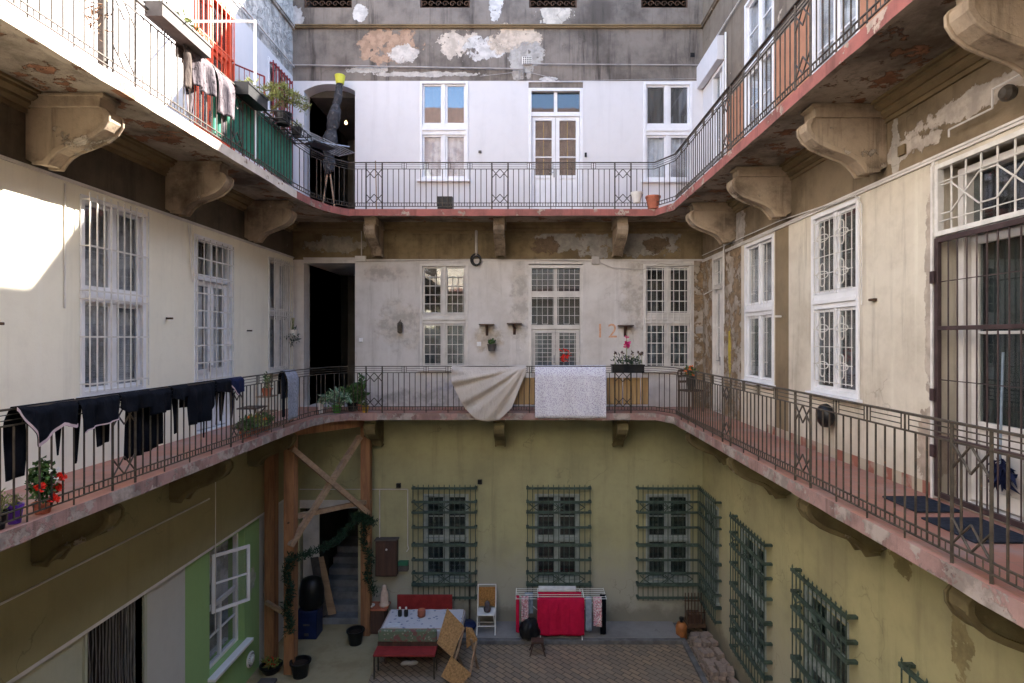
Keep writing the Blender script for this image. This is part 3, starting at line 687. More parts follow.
gwindow(right, *HR0[0][:2], -YB+.15, -11.85, ends=(0,1), n=11)
for (y0, y1), h in zip(((9.40,10.95), (6.98,8.40), (4.45,5.95)), HR0[1:]): gwindow(right, h[0], h[1], -y1, -y0)

# ------------------------------------------------------------------ left ground floor window and beaded door
mb = MB(); u0, u1 = 9.66, 10.86
ring(mb, u0+.001, u1-.001, .861, 2.979, .06, .12, .2); mb.box(u0+.061, u1-.061, .13, .19, 1.85, 1.92); mb.box((u0+u1)/2-.03, (u0+u1)/2+.03, .13, .19, .921, 1.849)
for s in (0,1): mb.box(u0+.061+s*((u1-u0)/2-.03), (u0+u1)/2-.031+s*((u1-u0)/2-.03), .14, .18, 1.37, 1.40)
o = mb.build('window', M['wpaint'], left, bevel=.004); o['label'] = 'white window with a casement opened outward in the green wall'
pn = MB(); pn.box(u0+.062, u1-.062, .155, .160, .922, 1.848); pn.build('pane', M['glass'], o)
curtain_mesh(u0, u1, .9, 2.95, .30, R).build('curtain', M['curG'], o, smooth=True)
for (ux, dx) in ((9.80, -.25), ):
    cs = MB(); A = Matrix.Translation((9.72, -.01, 0)) @ Matrix.Rotation(math.radians(-38), 4, 'Z')
    for bx in ((0,.05,0,.04,1.9,2.9), (.60,.65,0,.04,1.9,2.9), (.051,.599,0,.04,1.9,1.95), (.051,.599,0,.04,2.85,2.9), (.051,.599,.005,.035,2.38,2.41)): cs.box(*bx, M=A)
    cs.build('open_casement', M['wpaint'], o)
    cs = MB(); cs.box(.051,.599,.017,.022,1.951,2.849, M=A); cs.build('pane', M['glass'], o)
mb = MB(); mb.box(u0-.06, u1+.1, -.13, .1, .80, .858); mb.build('window_sill', M['wpaint'], o, bevel=.01)
mb = MB()
for i in range(34):
    u = 6.99+i*.029; mb.path([(u+R.uniform(-.008,.008), .10+R.uniform(-.01,.01), 3.0-k*.25) for k in range(13)], .008, 4, mi=i % 2)
o = mb.build('bead_curtain', [M['black'], M['steel']], left)
mb = MB(); mb.box(6.90, 6.94, -.03, .1, 0, 3.04); mb.box(7.97, 8.03, -.03, .1, 0, 3.04); mb.build('door_frame', M['dado0l'], left)
mb = MB(); A = Matrix.Translation((11.05, -.005, .38)) @ Matrix.Rotation(PI/2, 4, 'X')
mb.lathe([(.0,.0),(.14,.0),(.15,.02),(.13,.035),(.10,.03),(.10,.045),(.06,.05),(.055,.07),(.0,.075)], n=24, M=A)
for k in range(20):
    t = 2*PI*k/20; mb.bar((11.05+.05*math.cos(t), -.045, .38+.05*math.sin(t)), (11.05+.125*math.cos(t), -.045, .38+.125*math.sin(t)), .005, 4, mi=1)
mb.build('round_air_vent', [M['wpaint'], M['black']], left)

# steps in the dark stairway
mb = MB()
for k in range(7): mb.box(bu(304)+.15, bu(358)-.0, .02+k*.30, 2.6, .002+k*.165, (k+1)*.165)
mb.build('stairs', M['step'], back, bevel=.01)
mb = MB(); mb.box(bu(302), bu(318), .06, .10, .0, 2.6); mb.build('open_door_leaf', M['cpaint'], back)
mb = MB(); mb.box(bu(300), bu(358), -.02, .14, bz(508), bz(500)); mb.build('door_lintel', M['cpaint'], back)

# ------------------------------------------------------------------ galleries
inner = [(EL, YF), (EL, 10.5), (EL+.06, 11.15), (EL+.22, 11.65), (EL+.5, EB), (2.69, EB), (ER, 11.43), (ER, YF)]
outer = [(XL, YF), (XL, 10.5), (XL, 11.6), (XL, YB), (-3.74, YB), (2.69, YB), (XR, YB), (XR, YF)]
def dense(P, Q, step=.22):
    A, B = [], []
    for i in range(len(P)-1):
        L = math.dist(P[i], P[i+1]); n = max(1, int(L/step))
        for k in range(n):
            t = k/n; A.append(tuple(P[i][j]*(1-t)+P[i+1][j]*t for j in (0,1))); B.append(tuple(Q[i][j]*(1-t)+Q[i+1][j]*t for j in (0,1)))
    A.append(P[-1]); B.append(Q[-1]); return A, B
DA, DB = dense(inner, outer)
def gallery(fl, label, fm, iron, rng):
    T = thing('gallery', label, 'gallery', (0,0,fl))
    th = .14; mb = MB(); n = len(DA)
    jit = [(rng.gauss(0,.006), rng.gauss(0,.007) - (.025 if rng.random() < .07 else 0)) for _ in range(n)]
    for i in range(n-1):
        a0, a1, b0, b1 = DA[i], DA[i+1], DB[i], DB[i+1]
        mb.face(((*a0,0),(*a1,0),(*b1,0),(*b0,0)), 0)
        z0, z1 = -th-jit[i][1]*.0+min(0,jit[i][0]), -th+min(0,jit[i+1][0])
        e0, e1 = (a0[0]*1, a0[1]), (a1[0], a1[1])
        side = 1 if a0[0] < EL+.3 and a0[1] < 10.4 else 0
        if i == 0: pass
        mb.face(((*a0,-.012),(*a0,z0),(*a1,z1),(*a1,-.012)), 3 if (side and fm == 'fascR') else 1)
        def inw(a_, b_, w_=.09):
            L_ = math.dist(a_, b_) or 1; return (a_[0]+(b_[0]-a_[0])*w_/L_, a_[1]+(b_[1]-a_[1])*w_/L_)
        i0, i1 = inw(a0, b0), inw(a1, b1)
        mb.face(((*a0,z0),(*i0,z0),(*i1,z1),(*a1,z1)), 2); mb.face(((*i0,z0),(*i0,-.088),(*i1,-.088),(*i1,z1)), 2)
        mb.face(((*i0,-.088),(*b0,-.088),(*b1,-.088),(*i1,-.088)), 2)
        # worn nosing
        mb.face(((*a0,0.0),(*a0,-.012),(*a1,-.012),(*a1,0.0)), 3 if (side and fm == 'fascR') else 1)
    mb.box(EL-.001, ER+.001, YF, YF+1.1, -th, 0.001, 0)
    s = mb.build('slab', [M['tile'], M[fm], M['soffit'], M['fascL']], T)
    # brackets
    k_ = .885
    prof = [(p*k_, q*.95) for p, q in ((0,-.16),(.93,-.16),(.99,-.185),(1.025,-.235),(1.02,-.31),(.96,-.40),(.86,-.475),(.73,-.53),(.6,-.575),(.48,-.615),(.39,-.665),(.325,-.73),(.265,-.80),(.08,-.78),(0,-.74))]
    rim = [(p*k_, q*.95) for p, q in ((.93,-.165),(1.0,-.185),(1.045,-.235),(1.04,-.32),(.975,-.415),(.87,-.49),(.74,-.545),(.61,-.59),(.495,-.63),(.41,-.68),(.345,-.745),(.29,-.825),(.10,-.81),(.11,-.77),(.24,-.76),(.30,-.69),(.37,-.63),(.47,-.575),(.59,-.535),(.72,-.49),(.84,-.435),(.93,-.37),(.975,-.30),(.975,-.25),(.95,-.21))]
    z = -.09
    spots = [(0, y, 'L') for y in (1.5, 3.84, 6.2, 8.56, 10.93)] + [(0, y, 'R') for y in (1.85, 4.15, 6.48, 8.79, 11.1)] + [(x, 0, 'B') for x in (-3.38, -.6, 2.05)]
    for x, y, sd in spots:
        def fn(p, q, t, sd=sd, x=x, y=y):
            if sd == 'L': return (XL+p, y+t, z+q)
            if sd == 'R': return (XR-p, y+t, z+q)
            return (x+t, YB-p, z+q)
        b_ = MB(); b_.prism(prof, fn, -.09, .09)
        b_.prism(rim, fn, -.12, -.09); b_.prism(rim, fn, .09, .12)
        b_.prism([(0,-.001),(.97*k_,-.001),(.97*k_,-.05),(.94*k_,-.065),(.93*k_,-.16),(0,-.16)], fn, -.125, .125)
        b_.prism([(0,-.004),(.985*k_,-.02),(.985*k_,-.045),(0,-.045)], fn, -.135, .135)
        b_.build('bracket', M['stone'] if fl == FL2 else M['stone1'], T, bevel=.008)
    # railing
    H, fr = .99, .14
    def rail(p, q, name='railing_panel', deco=False, post=True):
        p = Vector((*p, 0)); q = Vector((*q, 0)); d = q-p; L = d.length; d.normalize(); nrm = Vector((-d.y, d.x, 0))
        m = MB(); r = .0088
        P = lambda s, z_, o=0: p + d*s + nrm*o + Vector((0,0,z_))
        def hbar(s0, s1, z_, hh, ww):
            pts = [(s0, z_-hh), (s1, z_-hh), (s1, z_+hh), (s0, z_+hh)]
            m.prism([(a_, b_) for a_, b_ in pts], lambda a_, b_, t: P(a_, b_, t), -ww, ww)
        hbar(0, L, H-.006, .008, .019)
        for z_ in (H-fr, .135, .062): hbar(0, L, z_, .0065, .008)
        if deco:
            for s0 in (0, L): 
                m.bar(P(s0,-.0), P(s0,H-.01), .015, 4); m.bar(P(s0,.0,), P(s0,-.05), .018, 4)
            for z_ in (H-.05, H-.095): hbar(0, L, z_, .004, .006)
            c = L/2
            for (zl, zh) in ((.66, .85), (.135, .32)):
                for sg in (-1, 1):
                    e = c+sg*c
                    m.bar(P(e, zl), P(c, zh), r); m.bar(P(e, zh), P(c, zl), r)
            for sg in (-1, 1): m.bar(P(c+sg*c*.5, .225), P(c+sg*c*.5, .755), r)
            for s0 in lin(0, L, 6)[1:-1]: m.bar(P(s0,.062), P(s0,.135), .006, 4)
            return m.build('ornament_panel', M[iron], T)
        nb = max(1, round(L/.46)); bl = L/nb
        for k in range(nb):
            s0 = k*bl
            if k: m.bar(P(s0,-.04), P(s0,H-.01), .0095, 4); m.bar(P(s0-.045,H-fr), P(s0-.045,H-.01), .006, 4); m.bar(P(s0+.045,H-fr), P(s0+.045,H-.01), .006, 4)
            for z_ in (H-.05, H-.095): hbar(s0+(.045 if k else 0), s0+bl-(.045 if k < nb-1 else 0), z_, .0038, .005)
            for j in range(1, 4): m.bar(P(s0+bl*j/4, .062), P(s0+bl*j/4, H-fr), r, 5)
            for j in range(8): 
                if j % 2: m.bar(P(s0+bl*j/8, .062), P(s0+bl*j/8, .135), .006, 4)
        return m.build(name, M[iron], T)
    i_ = .035; hw = .17
    def side(x, decs, y0, y1):
        e = y0
        for yc in decs:
            rail((x, e), (x, yc-hw)); rail((x, yc-hw), (x, yc+hw), deco=True); e = yc+hw
        rail((x, e), (x, y1))
    side(EL-i_+.0, (1.35, 3.7, 6.05, 8.4), -.9, 10.5); side(ER+i_, (1.5, 3.82, 6.15, 8.5), -.9, 11.45)
    cp = [(EL-i_, 10.5), (EL+.03, 11.17), (EL+.19, 11.68), (EL+.49, EB+i_)]
    for c0, c1 in zip(cp, cp[1:]): rail(c0, c1, 'corner_railing')
    e = EL+.49
    for xc in (-3.22, -.57, 2.02):
        rail((e, EB+i_), (xc-hw, EB+i_)); rail((xc-hw, EB+i_), (xc+hw, EB+i_), deco=True); e = xc+hw
    rail((e, EB+i_), (2.68, EB+i_)); rail((2.68, EB+i_), (ER+i_, 11.45), 'corner_railing')
    return T
RG = random.Random(3)
gallery(FL2, 'upper gallery on scrolled brackets, with red painted edge and iron railing', 'fascR', 'iron', RG)
gallery(FL1, 'middle gallery with faded pink edge, laundry and plants along its iron railing', 'fascP', 'iron', RG)

# ------------------------------------------------------------------ timber shoring under the left corner
T = thing('timber_shoring', 'orange timber props and crossed braces holding up the left gallery corner', 'shoring', (-4.3, 11.9, 0))
def tp(p): return Vector(p) - Vector((-4.3, 11.9, 0))
def beam(p, q, w, name, m):
    p, q = tp(p), tp(q); d = (q-p).normalized(); up = Vector((0,0,1)) if abs(d.z) < .9 else Vector((0,1,0))
    x = d.cross(up).normalized()*w/2; y_ = x.cross(d).normalized()*w/2
    b_ = MB(); P = [p+x+y_, p-x+y_, p-x-y_, p+x-y_]; Q = [q+x+y_, q-x+y_, q-x-y_, q+x-y_]
    b_.face(P[::-1]); b_.face(Q)
    for i in range(4): b_.face((P[i], P[(i+1)%4], Q[(i+1)%4], Q[i]))
    return b_.build(name, m, T, bevel=.006)
beam((-4.66,11.25,0), (-4.66,11.25,4.66), .2, 'post', M['woodO']); beam((-5.20,11.6,0), (-5.20,11.6,4.66), .2, 'post', M['woodO'])
beam((-3.58,12.7,0), (-3.58,12.7,4.66), .2, 'post', M['woodO'])
beam((-5.0,10.95,4.775), (-3.45,12.82,4.775), .2, 'beam', M['woodO']); beam((-5.28,11.5,4.56), (-4.70,11.2,4.56), .14, 'beam', M['woodO'])
beam((-4.60,11.15,4.45), (-3.50,12.56,2.75), .10, 'brace', M['woodP']); beam((-3.66,12.5,4.45), (-4.62,11.12,2.55), .10, 'brace', M['woodP'])
beam((-4.62,11.36,3.05), (-3.5,12.72,2.98), .09, 'brace', M['woodP']); beam((-5.24,11.46,1.3), (-4.66,11.12,1.2), .07, 'brace', M['woodP'])
mb = MB()
for (P0, P1, sag) in (((-4.62,11.05,.9), (-4.62,11.05,2.35), 0), ((-4.62,11.05,2.35), (-3.6,12.5,2.75), .22), ((-3.6,12.5,2.75), (-3.42,12.55,1.0), 0), ((-3.8,12.45,2.70), (-3.4,12.5,2.55), -.05)):
    for k in range(46):
        t = k/45; p = Vector(P0).lerp(Vector(P1), t); p.z -= sag*4*t*(1-t); p.x += .05*math.sin(t*14)
        mb.leaves(p, (.08,.06,.07), 16, .09, R, slim=.18)
tag(mb.build('pine_garland', M['leafD']), 'dark green artificial garland hung over the timber props by the stairway', 'garland')

for z_ in (4.45, 3.0, 1.25):
    for x_, y_ in ((-4.66, 11.14), (-3.58, 12.59)):
        q = MB(); q.bar(tp((x_, y_, z_)), tp((x_, y_-.025, z_)), .022, 6); q.build('bolt', M['rust'], T)
# ------------------------------------------------------------------ cloth on rails
def drape(name, label, axis, c, u0, u1, zr, front_, back_, mat, out=1, cat='laundry', group=None, amp=.024, fq=9, step=.015, nv=16, rim=None, parent=None, gap=.03, seed=0, swag=0):
    """cloth over a rail. axis 'x' or 'y': direction of the rail; c: the other coordinate; front_/back_: drop as a function of 0..1"""
    rg = random.Random(seed); ph = rg.uniform(0,6)
    nu = max(8, int(abs(u1-u0)/step)); mb = MB(); mid = (u0+u1)/2
    fr_ = front_ if callable(front_) else (lambda s: front_); bk = back_ if callable(back_) else (lambda s: back_)
    def pt(s, t):
        v = t*2-1; u = u0+(u1-u0)*s
        L = fr_(s) if v > 0 else bk(s); d = abs(v)*L
        off = gap*min(1, abs(v)*6)*(1 if v > 0 else -1)*out
        wv = amp*min(1, d*4)*(math.sin(u*fq*2+ph+d*2)+.6*math.sin(u*fq*4.3+ph*2-d*3))
        if swag and v > 0:
            aa = math.atan2(d+.02, .97-s+.02); rr = math.hypot(d, 1-s); wv = amp*(math.sin(aa*17+rr*1.5+ph)+.5*math.sin(aa*31+rr*3))*min(1, rr*2.2)*min(1, d*5)
        z = zr + .012 - d
        off += wv*out + amp*.8*(1 if v > 0 else -1)*out*min(1, abs(v)*4)
        return ((u, c+off, z) if axis == 'x' else (c+off, u, z))
    mb.grid(pt, nu, nv*2)
    o = mb.build(name, mat, parent, smooth=True, solid=.006)
    if not parent: tag(o, label, cat, group)
    if rim:
        r = MB(); (k0, k1, w) = rim
        for k in range(nu):
            s0, s1 = k/nu, (k+1)/nu
            if not (k0 <= s0 <= k1): continue
            A0, B0 = Vector(pt(s0, 1)), Vector(pt(s1, 1)); of = Vector((0,-.008*out,0)) if axis == 'x' else Vector((.008*out,0,0))
            if axis == 'x': of = Vector((0,.008*out,0))
            r.face((A0+of, B0+of, B0+of+Vector((0,0,w)), A0+of+Vector((0,0,w))))
        r.build('trim', M['trim'], o, solid=.004)
    return o
def pw(*kv):
    def f(s):
        if s <= kv[0][0]: return kv[0][1]
        for (a_, b_), (c_, d_) in zip(kv, kv[1:]):
            if s <= c_: return b_+(d_-b_)*(s-a_)/max(1e-6, c_-a_)
        return kv[-1][1]
    return f
RZ1, RZ2 = FL1+.99, FL2+.99
xl = EL-.035; yb = EB+.035
drape('beige_sheet', 'beige sheet hanging in deep folds over the rear middle railing', 'x', yb, bu(452)*EB/YB, bu(526)*EB/YB, RZ1, pw((0,.34),(.07,.58),(.18,.90),(.33,1.12),(.48,1.17),(.64,1.14),(.81,.88),(.93,.40),(1,.16)), .45, M['beige'], out=-1, gap=.09, amp=.03, seed=1, swag=.9, nv=34)
drape('printed_sheet', 'white sheet with small violet print beside the beige sheet', 'x', yb, bu(535)*EB/YB, bu(606)*EB/YB, RZ1, 1.10, .5, M['patt'], out=-1, gap=.075, amp=.008, fq=5, seed=2)
drape('grey_towel', 'grey towel on the middle railing near the left corner', 'y', xl, 10.03, 10.5, RZ1, .88, .5, M['greyc'], out=1, gap=.06, amp=.008, seed=3)
drape('black_cloth', 'narrow black cloth next to the grey towel', 'y', xl, 9.88, 9.99, RZ1, .80, .4, M['blackc'], out=1, amp=.004, seed=13)
GL = 'clothes drying on the middle railing'
drape('black_jacket', 'black jacket with pale pink trim, nearest to the camera on the left railing', 'y', xl, 4.72, 5.38, RZ1, pw((0,.03),(.04,.05),(.35,.38),(.55,.30),(.68,.22),(.95,.27),(1,.26)), pw((0,.62),(.24,.60),(.27,.10),(.7,.10),(.72,.5),(.86,.5),(.88,.1),(1,.1)), M['blackc'], group=GL, rim=(0,1,.028), seed=4)
drape('black_trousers', 'black trousers with a white hem line beside the jacket with pink trim', 'y', xl, 5.40, 5.93, RZ1, pw((0,.33),(1,.26)), pw((0,.62),(.2,.62),(.22,.1),(.55,.1),(.57,.52),(.72,.5),(.74,.15),(.80,.15),(.82,.5),(.97,.5),(1,.1)), M['blackc'], group=GL, rim=(0,1,.012), seed=5)
drape('black_shirt', 'crumpled black shirt with a white tag by the ornamental railing panel', 'y', xl, 5.94, 6.42, RZ1, pw((0,.16),(.15,.22),(.8,.2),(1,.2)), pw((0,.1),(.40,.1),(.42,.75),(1,.72)), M['blackc'], group=GL, seed=6, amp=.03)
drape('black_leggings', 'black leggings hanging low right of the crumpled shirt', 'y', xl, 6.42, 6.78, RZ1, pw((0,.3),(1,.28)), pw((0,.72),(1,.68)), M['blackc'], group=GL, seed=7)
drape('black_shirt', 'long-sleeved black shirt with gathered edge between leggings and wide sweater', 'y', xl, 6.80, 7.12, RZ1, pw((0,.14),(.5,.19),(1,.14)), pw((0,.12),(.4,.12),(.45,.6),(.75,.58),(.8,.1),(1,.1)), M['blackc'], group=GL, seed=8, amp=.03)
drape('black_sweater', 'wide plain black sweater in the middle of the drying clothes', 'y', xl, 7.12, 7.75, RZ1, pw((0,.52),(.7,.52),(.72,.45),(.85,.4),(1,.30)), pw((0,.3),(.66,.3),(.7,.75),(.85,.75),(.88,.2),(1,.2)), M['blackc'], group=GL, seed=9)
drape('black_trousers', 'black trousers with two thin legs left of the navy shirt', 'y', xl, 7.77, 8.15, RZ1, pw((0,.16),(1,.2)), pw((0,.2),(.28,.2),(.3,.62),(.5,.64),(.52,.2),(.68,.2),(.7,.6),(.9,.6),(1,.2)), M['blackc'], group=GL, seed=10)
drape('navy_shirt', 'navy shirt with white edging, last in the row of drying clothes', 'y', xl, 8.16, 8.52, RZ1, pw((0,.12),(.4,.26),(1,.22)), pw((0,.15),(.3,.15),(.32,.6),(.6,.6),(.65,.2),(1,.2)), M['navyc'], group=GL, rim=(0,.42,.02), seed=11)
GU = 'clothes drying on the upper left railing'
drape('black_garment', 'thin black garment hanging left of the printed shirt upstairs', 'y', xl, 7.02, 7.2, RZ2, .62, .25, M['brownc'], group=GU, seed=20, amp=.03)
drape('printed_shirt', 'pale mauve shirt with dark blotches on the upper left railing', 'y', xl, 7.22, 7.68, RZ2, pw((0,.5),(1,.48)), pw((0,.9),(.3,.85),(.32,.3),(1,.3)), M['stripec'], group=GU, seed=21, amp=.03)
drape('grey_trousers', 'grey brown trousers on the upper left railing next to the green sheet', 'y', xl, 7.75, 8.22, RZ2, pw((0,.62),(1,.58)), pw((0,.3),(.6,.3),(.62,.85),(1,.8)), M['stripec'], group=GU, seed=22, amp=.03)
# green corrugated sheet on the upper left railing
def gs(s, t):
    y = 7.85+(10.45-7.85)*s; return (EL-.085+.018*math.sin(y*52), y, FL2+.10+.86*t)
mb = MB(); mb.grid(gs, 260, 1); tag(mb.build('green_sheet', M['gsheet'], solid=.004), 'green corrugated plastic sheet screening the upper left railing', 'screen')
# ochre boards behind the rear middle railing
T = thing('ochre_screen', 'ochre boards standing behind the railing, right of the printed sheet', 'screen', (0, EB+.12, FL1))
for x0, x1 in ((-.36,.55), (.56,1.66), (1.69,2.02), (2.04,2.40), (2.42,2.58)):
    mb = MB(); mb.box(x0, x1, 0, .015, .17, .74); mb.build('board', M['ochre'], T, bevel=.01)

# ------------------------------------------------------------------ pots and plants
def pot(name, label, loc, r, h, pm, plant=None, cat='potted plant', group=None, r0=.72, soil=True):
    T = thing(name, label, cat, loc, 0, group)
    mb = MB(); mb.lathe([(r*r0,0),(r,h*.86),(r*1.08,h*.86),(r*1.08,h),(r*.93,h),(r*.9,h*.86),(r*.88,h*.84)], n=20); mb.build('pot', pm, T, smooth=False)
    if plant: plant(T, h, r)
    return T
def bush(lm, rad, n, size, zoff=0, slim=.45, fl=None, nfl=0, fs=.06, stem=True):
    def f(T, h, r):
        mb = MB(); mb.leaves((0,0,h+rad[2]*.8+zoff), rad, n, size, R, slim=slim); mb.build('leaves', lm, T)
        st = MB()
        for _ in range(7): st.path([(R.uniform(-.03,.03), R.uniform(-.03,.03), h*.8), (R.uniform(-.6,.6)*rad[0], R.uniform(-.6,.6)*rad[1], h+rad[2]*1.2)], .005, 4)
        st.build('stems', M['leafY'], T)
        if fl:
            for _ in range(nfl):
                c = Vector((R.uniform(-1,1)*rad[0], R.uniform(-1,1)*rad[1], h+zoff+rad[2]*R.uniform(.1,1.7)))
                fb = MB(); fb.leaves(c, (fs*.6,)*3, 14, fs, R, slim=.9); fb.build('flower', fl, T)
    return f
def geran(T, h, r):
    mb = MB(); mb.leaves((0,0,h+.19), (.09,.10,.20), 380, .05, R, slim=.8); mb.build('leaves', M['leaf'], T)
    for c in ((.07,-.11,.16),(.06,.10,.10),(.08,.02,.02),(.07,.11,.19)): fb = MB(); fb.leaves((c[0], c[1], h+c[2]), (.028,.032,.028), 60, .034, R, slim=.9); fb.build('flower', M['flowR'], T)
    for c in ((.10,-.03,.28),(.10,.05,.28),(.10,.03,.20)): wb = MB(); wb.leaves((c[0], c[1], h+c[2]), (.01,.01,.01), 10, .02, R, slim=.9); wb.build('flower', M['flowW'], T)
LY = lambda px: 4.24*F/(527-px)
pot('geranium', 'tall green plant with big red flowers on the left middle gallery', (EL-.12, 5.13, FL1+.0), .075, .10, M['terra'], geran)
pot('purple_pot', 'purple plastic pot with a scrubby plant at the left picture edge', (EL-.12, 4.85, FL1+.0), .06, .16, M['purple'], bush(M['leafY'], (.08,.08,.04), 80, .04, slim=.2))
pot('black_pot', 'black pot of dry stems at the far left, beside the purple pot', (EL-.12, 4.69, FL1+.0), .065, .15, M['black'], bush(M['leafY'], (.08,.08,.09), 70, .07, slim=.12))
pot('variegated_plant', 'plant with white-green leaves in a bright green pot at the left gallery corner', (-4.02, 12.05, FL1), .10, .17, M['potg'], bush(M['leafV'], (.27,.2,.15), 170, .17, slim=.35))
pot('leafy_plant', 'large green leafy plant behind the variegated one', (-3.78, 12.35, FL1), .12, .2, M['black'], bush(M['leaf'], (.28,.2,.2), 240, .13, slim=.5))
pot('climbing_plant', 'slim climbing plant in a terracotta pot beside the dark opening', (-3.60, 12.35, FL1), .09, .16, M['terra'], bush(M['leaf'], (.09,.09,.34), 160, .09, slim=.5))
pot('yellow_pot', 'small yellow plastic pot with a sprig behind the rear railing', (-3.44, 12.12, FL1), .075, .14, M['poty'], bush(M['leaf'], (.06,.06,.05), 30, .07))
pot('white_figure_pot', 'small white pot left of the variegated plant', (-4.32, 11.95, FL1), .06, .22, M['potw'], bush(M['leafV'], (.07,.07,.06), 40, .08))
for k, (y, m_, lb) in enumerate(((9.0,'leaf','low green trailing plant right after the navy shirt'), (9.3,'leafY','yellow green scrubby plant on the left gallery floor'), (9.62,'leaf','bushy plant below the tin shelf on the left gallery'))):
    pot('gallery_plant', lb, (EL-.2, y, FL1), .10, .12, M['terra'], bush(M[m_], (.15,.18,.10), 140, .09, fl=M['flowO'] if k == 1 else None, nfl=4, fs=.03), group='plants along the left gallery')
T = thing('plant_shelf', 'small slatted shelf with a potted cactus at the end of the left gallery', 'shelf', (EL-.32, 10.0, FL1))
mb = MB()
for z in (.28, .55): mb.box(-.12, .12, -.18, .18, z, z+.02)
for sx in (-1,1):
    for sy in (-1,1): mb.bar((sx*.11,sy*.17,0), (sx*.11,sy*.17,.8), .01, 4)
mb.build('rack', M['woodP'], T)
pot('cactus_pot', 'cactus in a brown pot standing on the slatted shelf', (EL-.32, 10.0, FL1+.57), .09, .13, M['terra'], bush(M['leaf'], (.06,.08,.14), 60, .08, slim=.3))
T = thing('low_table', 'small dark folding table on the left gallery before the slatted shelf', 'table', (EL-.3, 9.42, FL1))
mb = MB(); mb.box(-.16,.16,-.2,.2,.42,.44); mb.build('table_top', M['woodD'], T)
mb = MB(); mb.bar((-.14,-.18,0),(.14,.18,.42),.01); mb.bar((.14,-.18,0),(-.14,.18,.42),.01); mb.bar((-.14,.18,0),(.14,-.18,.42),.01); mb.build('legs', M['iron'], T)
# upper floor pots
pot('terracotta_pot', 'terracotta bowl pot on the upper gallery at the right corner', (2.66, 12.03, FL2+.01), .15, .27, M['terra'], cat='flower pot')
pot('white_pot', 'white pot hung on the upper rear railing near the right corner', (2.30, EB-.03, FL2+.12), .12, .22, M['potw'], cat='flower pot', r0=.6)
# wall pot between the windows
pot('hanging_pot', 'cream basket pot with a small plant hung on the middle rear wall', (bu(492), YB-.12, bz(351)), .10, .16, M['boxw'], bush(M['leaf'], (.07,.07,.05), 50, .08))
pot('wall_pot', 'white pot with a drooping stem hung beside the last window of the left wall', (XL+.14, 12.75, bz(336)*1.0), .10, .14, M['potw'], bush(M['leafD'], (.12,.2,.22), 60, .10, zoff=-.35, slim=.25))
def flowerbox(name, label, loc, L, w, h, pm, rz, plants, cat='planter'):
    T = thing(name, label, cat, loc, rz)
    mb = MB(); mb.box(-L/2,L/2,-w/2,w/2,0,.015); ring_ = [(-L/2,L/2,-w/2,-w/2+.015),(-L/2,L/2,w/2-.015,w/2),(-L/2,-L/2+.015,-w/2+.015,w/2-.015),(L/2-.015,L/2,-w/2+.015,w/2-.015)]
    for q in ring_: mb.box(*q, .015, h)
    mb.box(-L/2-.012,L/2+.012,-w/2-.012,-w/2+.0,h-.03,h); mb.box(-L/2-.012,L/2+.012,w/2,w/2+.012,h-.03,h)
    mb.build('trough', pm, T)
    mb = MB(); mb.box(-L/2+.016,L/2-.016,-w/2+.016,w/2-.016,h*.6,h*.8); mb.build('soil', M['soil'], T)
    plants(T, h, L, w); return T
def fb1(T, h, L, w):
    mb = MB(); mb.leaves((0,0,h+.07), (L*.5,w*.5,.09), 150, .10, R, slim=.25); mb.build('leaves', M['leafD'], T)
    st = MB(); st.bar((-.02,0,h*.7), (-.02,0,h+.62), .008); 
    for x in (-.26,-.12,.1,.24,.3): st.bar((x,0,h*.7), (x+R.uniform(-.03,.03),0,h+.22), .006)
    st.build('stems', M['leafY'], T)
    f = MB(); f.leaves((-.02,0,h+.40), (.05,.05,.07), 60, .06, R, slim=.9); f.build('flower', M['flowP'], T); f = MB(); f.leaves((-.02,0,h+.56), (.03,.03,.03), 20, .04, R, slim=.9); f.build('flower', M['flowP'], T)
    for x in (-.26,-.12,.1,.24,.3): f = MB(); f.leaves((x,0,h+.23), (.03,.03,.02), 14, .05, R, slim=.7); f.build('flower', M['woodD'], T)
flowerbox('flower_trough', 'dark trough with a tall pink flower on the rear middle railing', (bu(627)*EB/YB, EB-.08, RZ1-.13), .66, .18, .17, M['black'], 0, fb1)
def fb2(T, h, L, w):
    mb = MB(); mb.leaves((0,0,h+.05), (L*.48,w*.4,.06), 60, .12, R, slim=.15); mb.build('leaves', M['leafY'], T)
flowerbox('flower_trough', 'long weathered pale trough on the upper left railing', (EL+.04, 6.9, RZ2-.08), .98, .2, .17, M['boxw'], PI/2, fb2)
flowerbox('flower_trough', 'short dark grey trough with a scrubby plant above the green sheet', (EL+.06, 8.66, RZ2-.13), .62, .2, .19, M['black'], PI/2, fb2)
T = thing('plant_rack', 'dark wire tray of pots hooked on the upper left railing by the bonsai-like plant', 'plant rack', (EL+.08, 10.0, RZ2-.08))
mb = MB(); ring(mb, -.17, .15, -.55-0, .55, .0, 0, 0) if False else None
for x in (-.16,.14): 
    for z in (0,.12): mb.bar((x,-.62,z), (x,.62,z), .012)
for y in lin(-.62,.62,8): mb.path([(-.16,y,.12),(-.16,y,0),(.14,y,0),(.14,y,.12)], .008)
for z in (0,.12):
    for y in (-.62,.62): mb.bar((-.16,y,z), (.14,y,z), .012)
mb.build('wire_tray', M['black'], T)
pot('small_pot', 'little pot of dry stems in the wire tray, nearer the corner', (EL+.07, 10.32, RZ2-.06), .10, .16, M['black'], bush(M['leafY'], (.12,.15,.05), 40, .1, slim=.15))
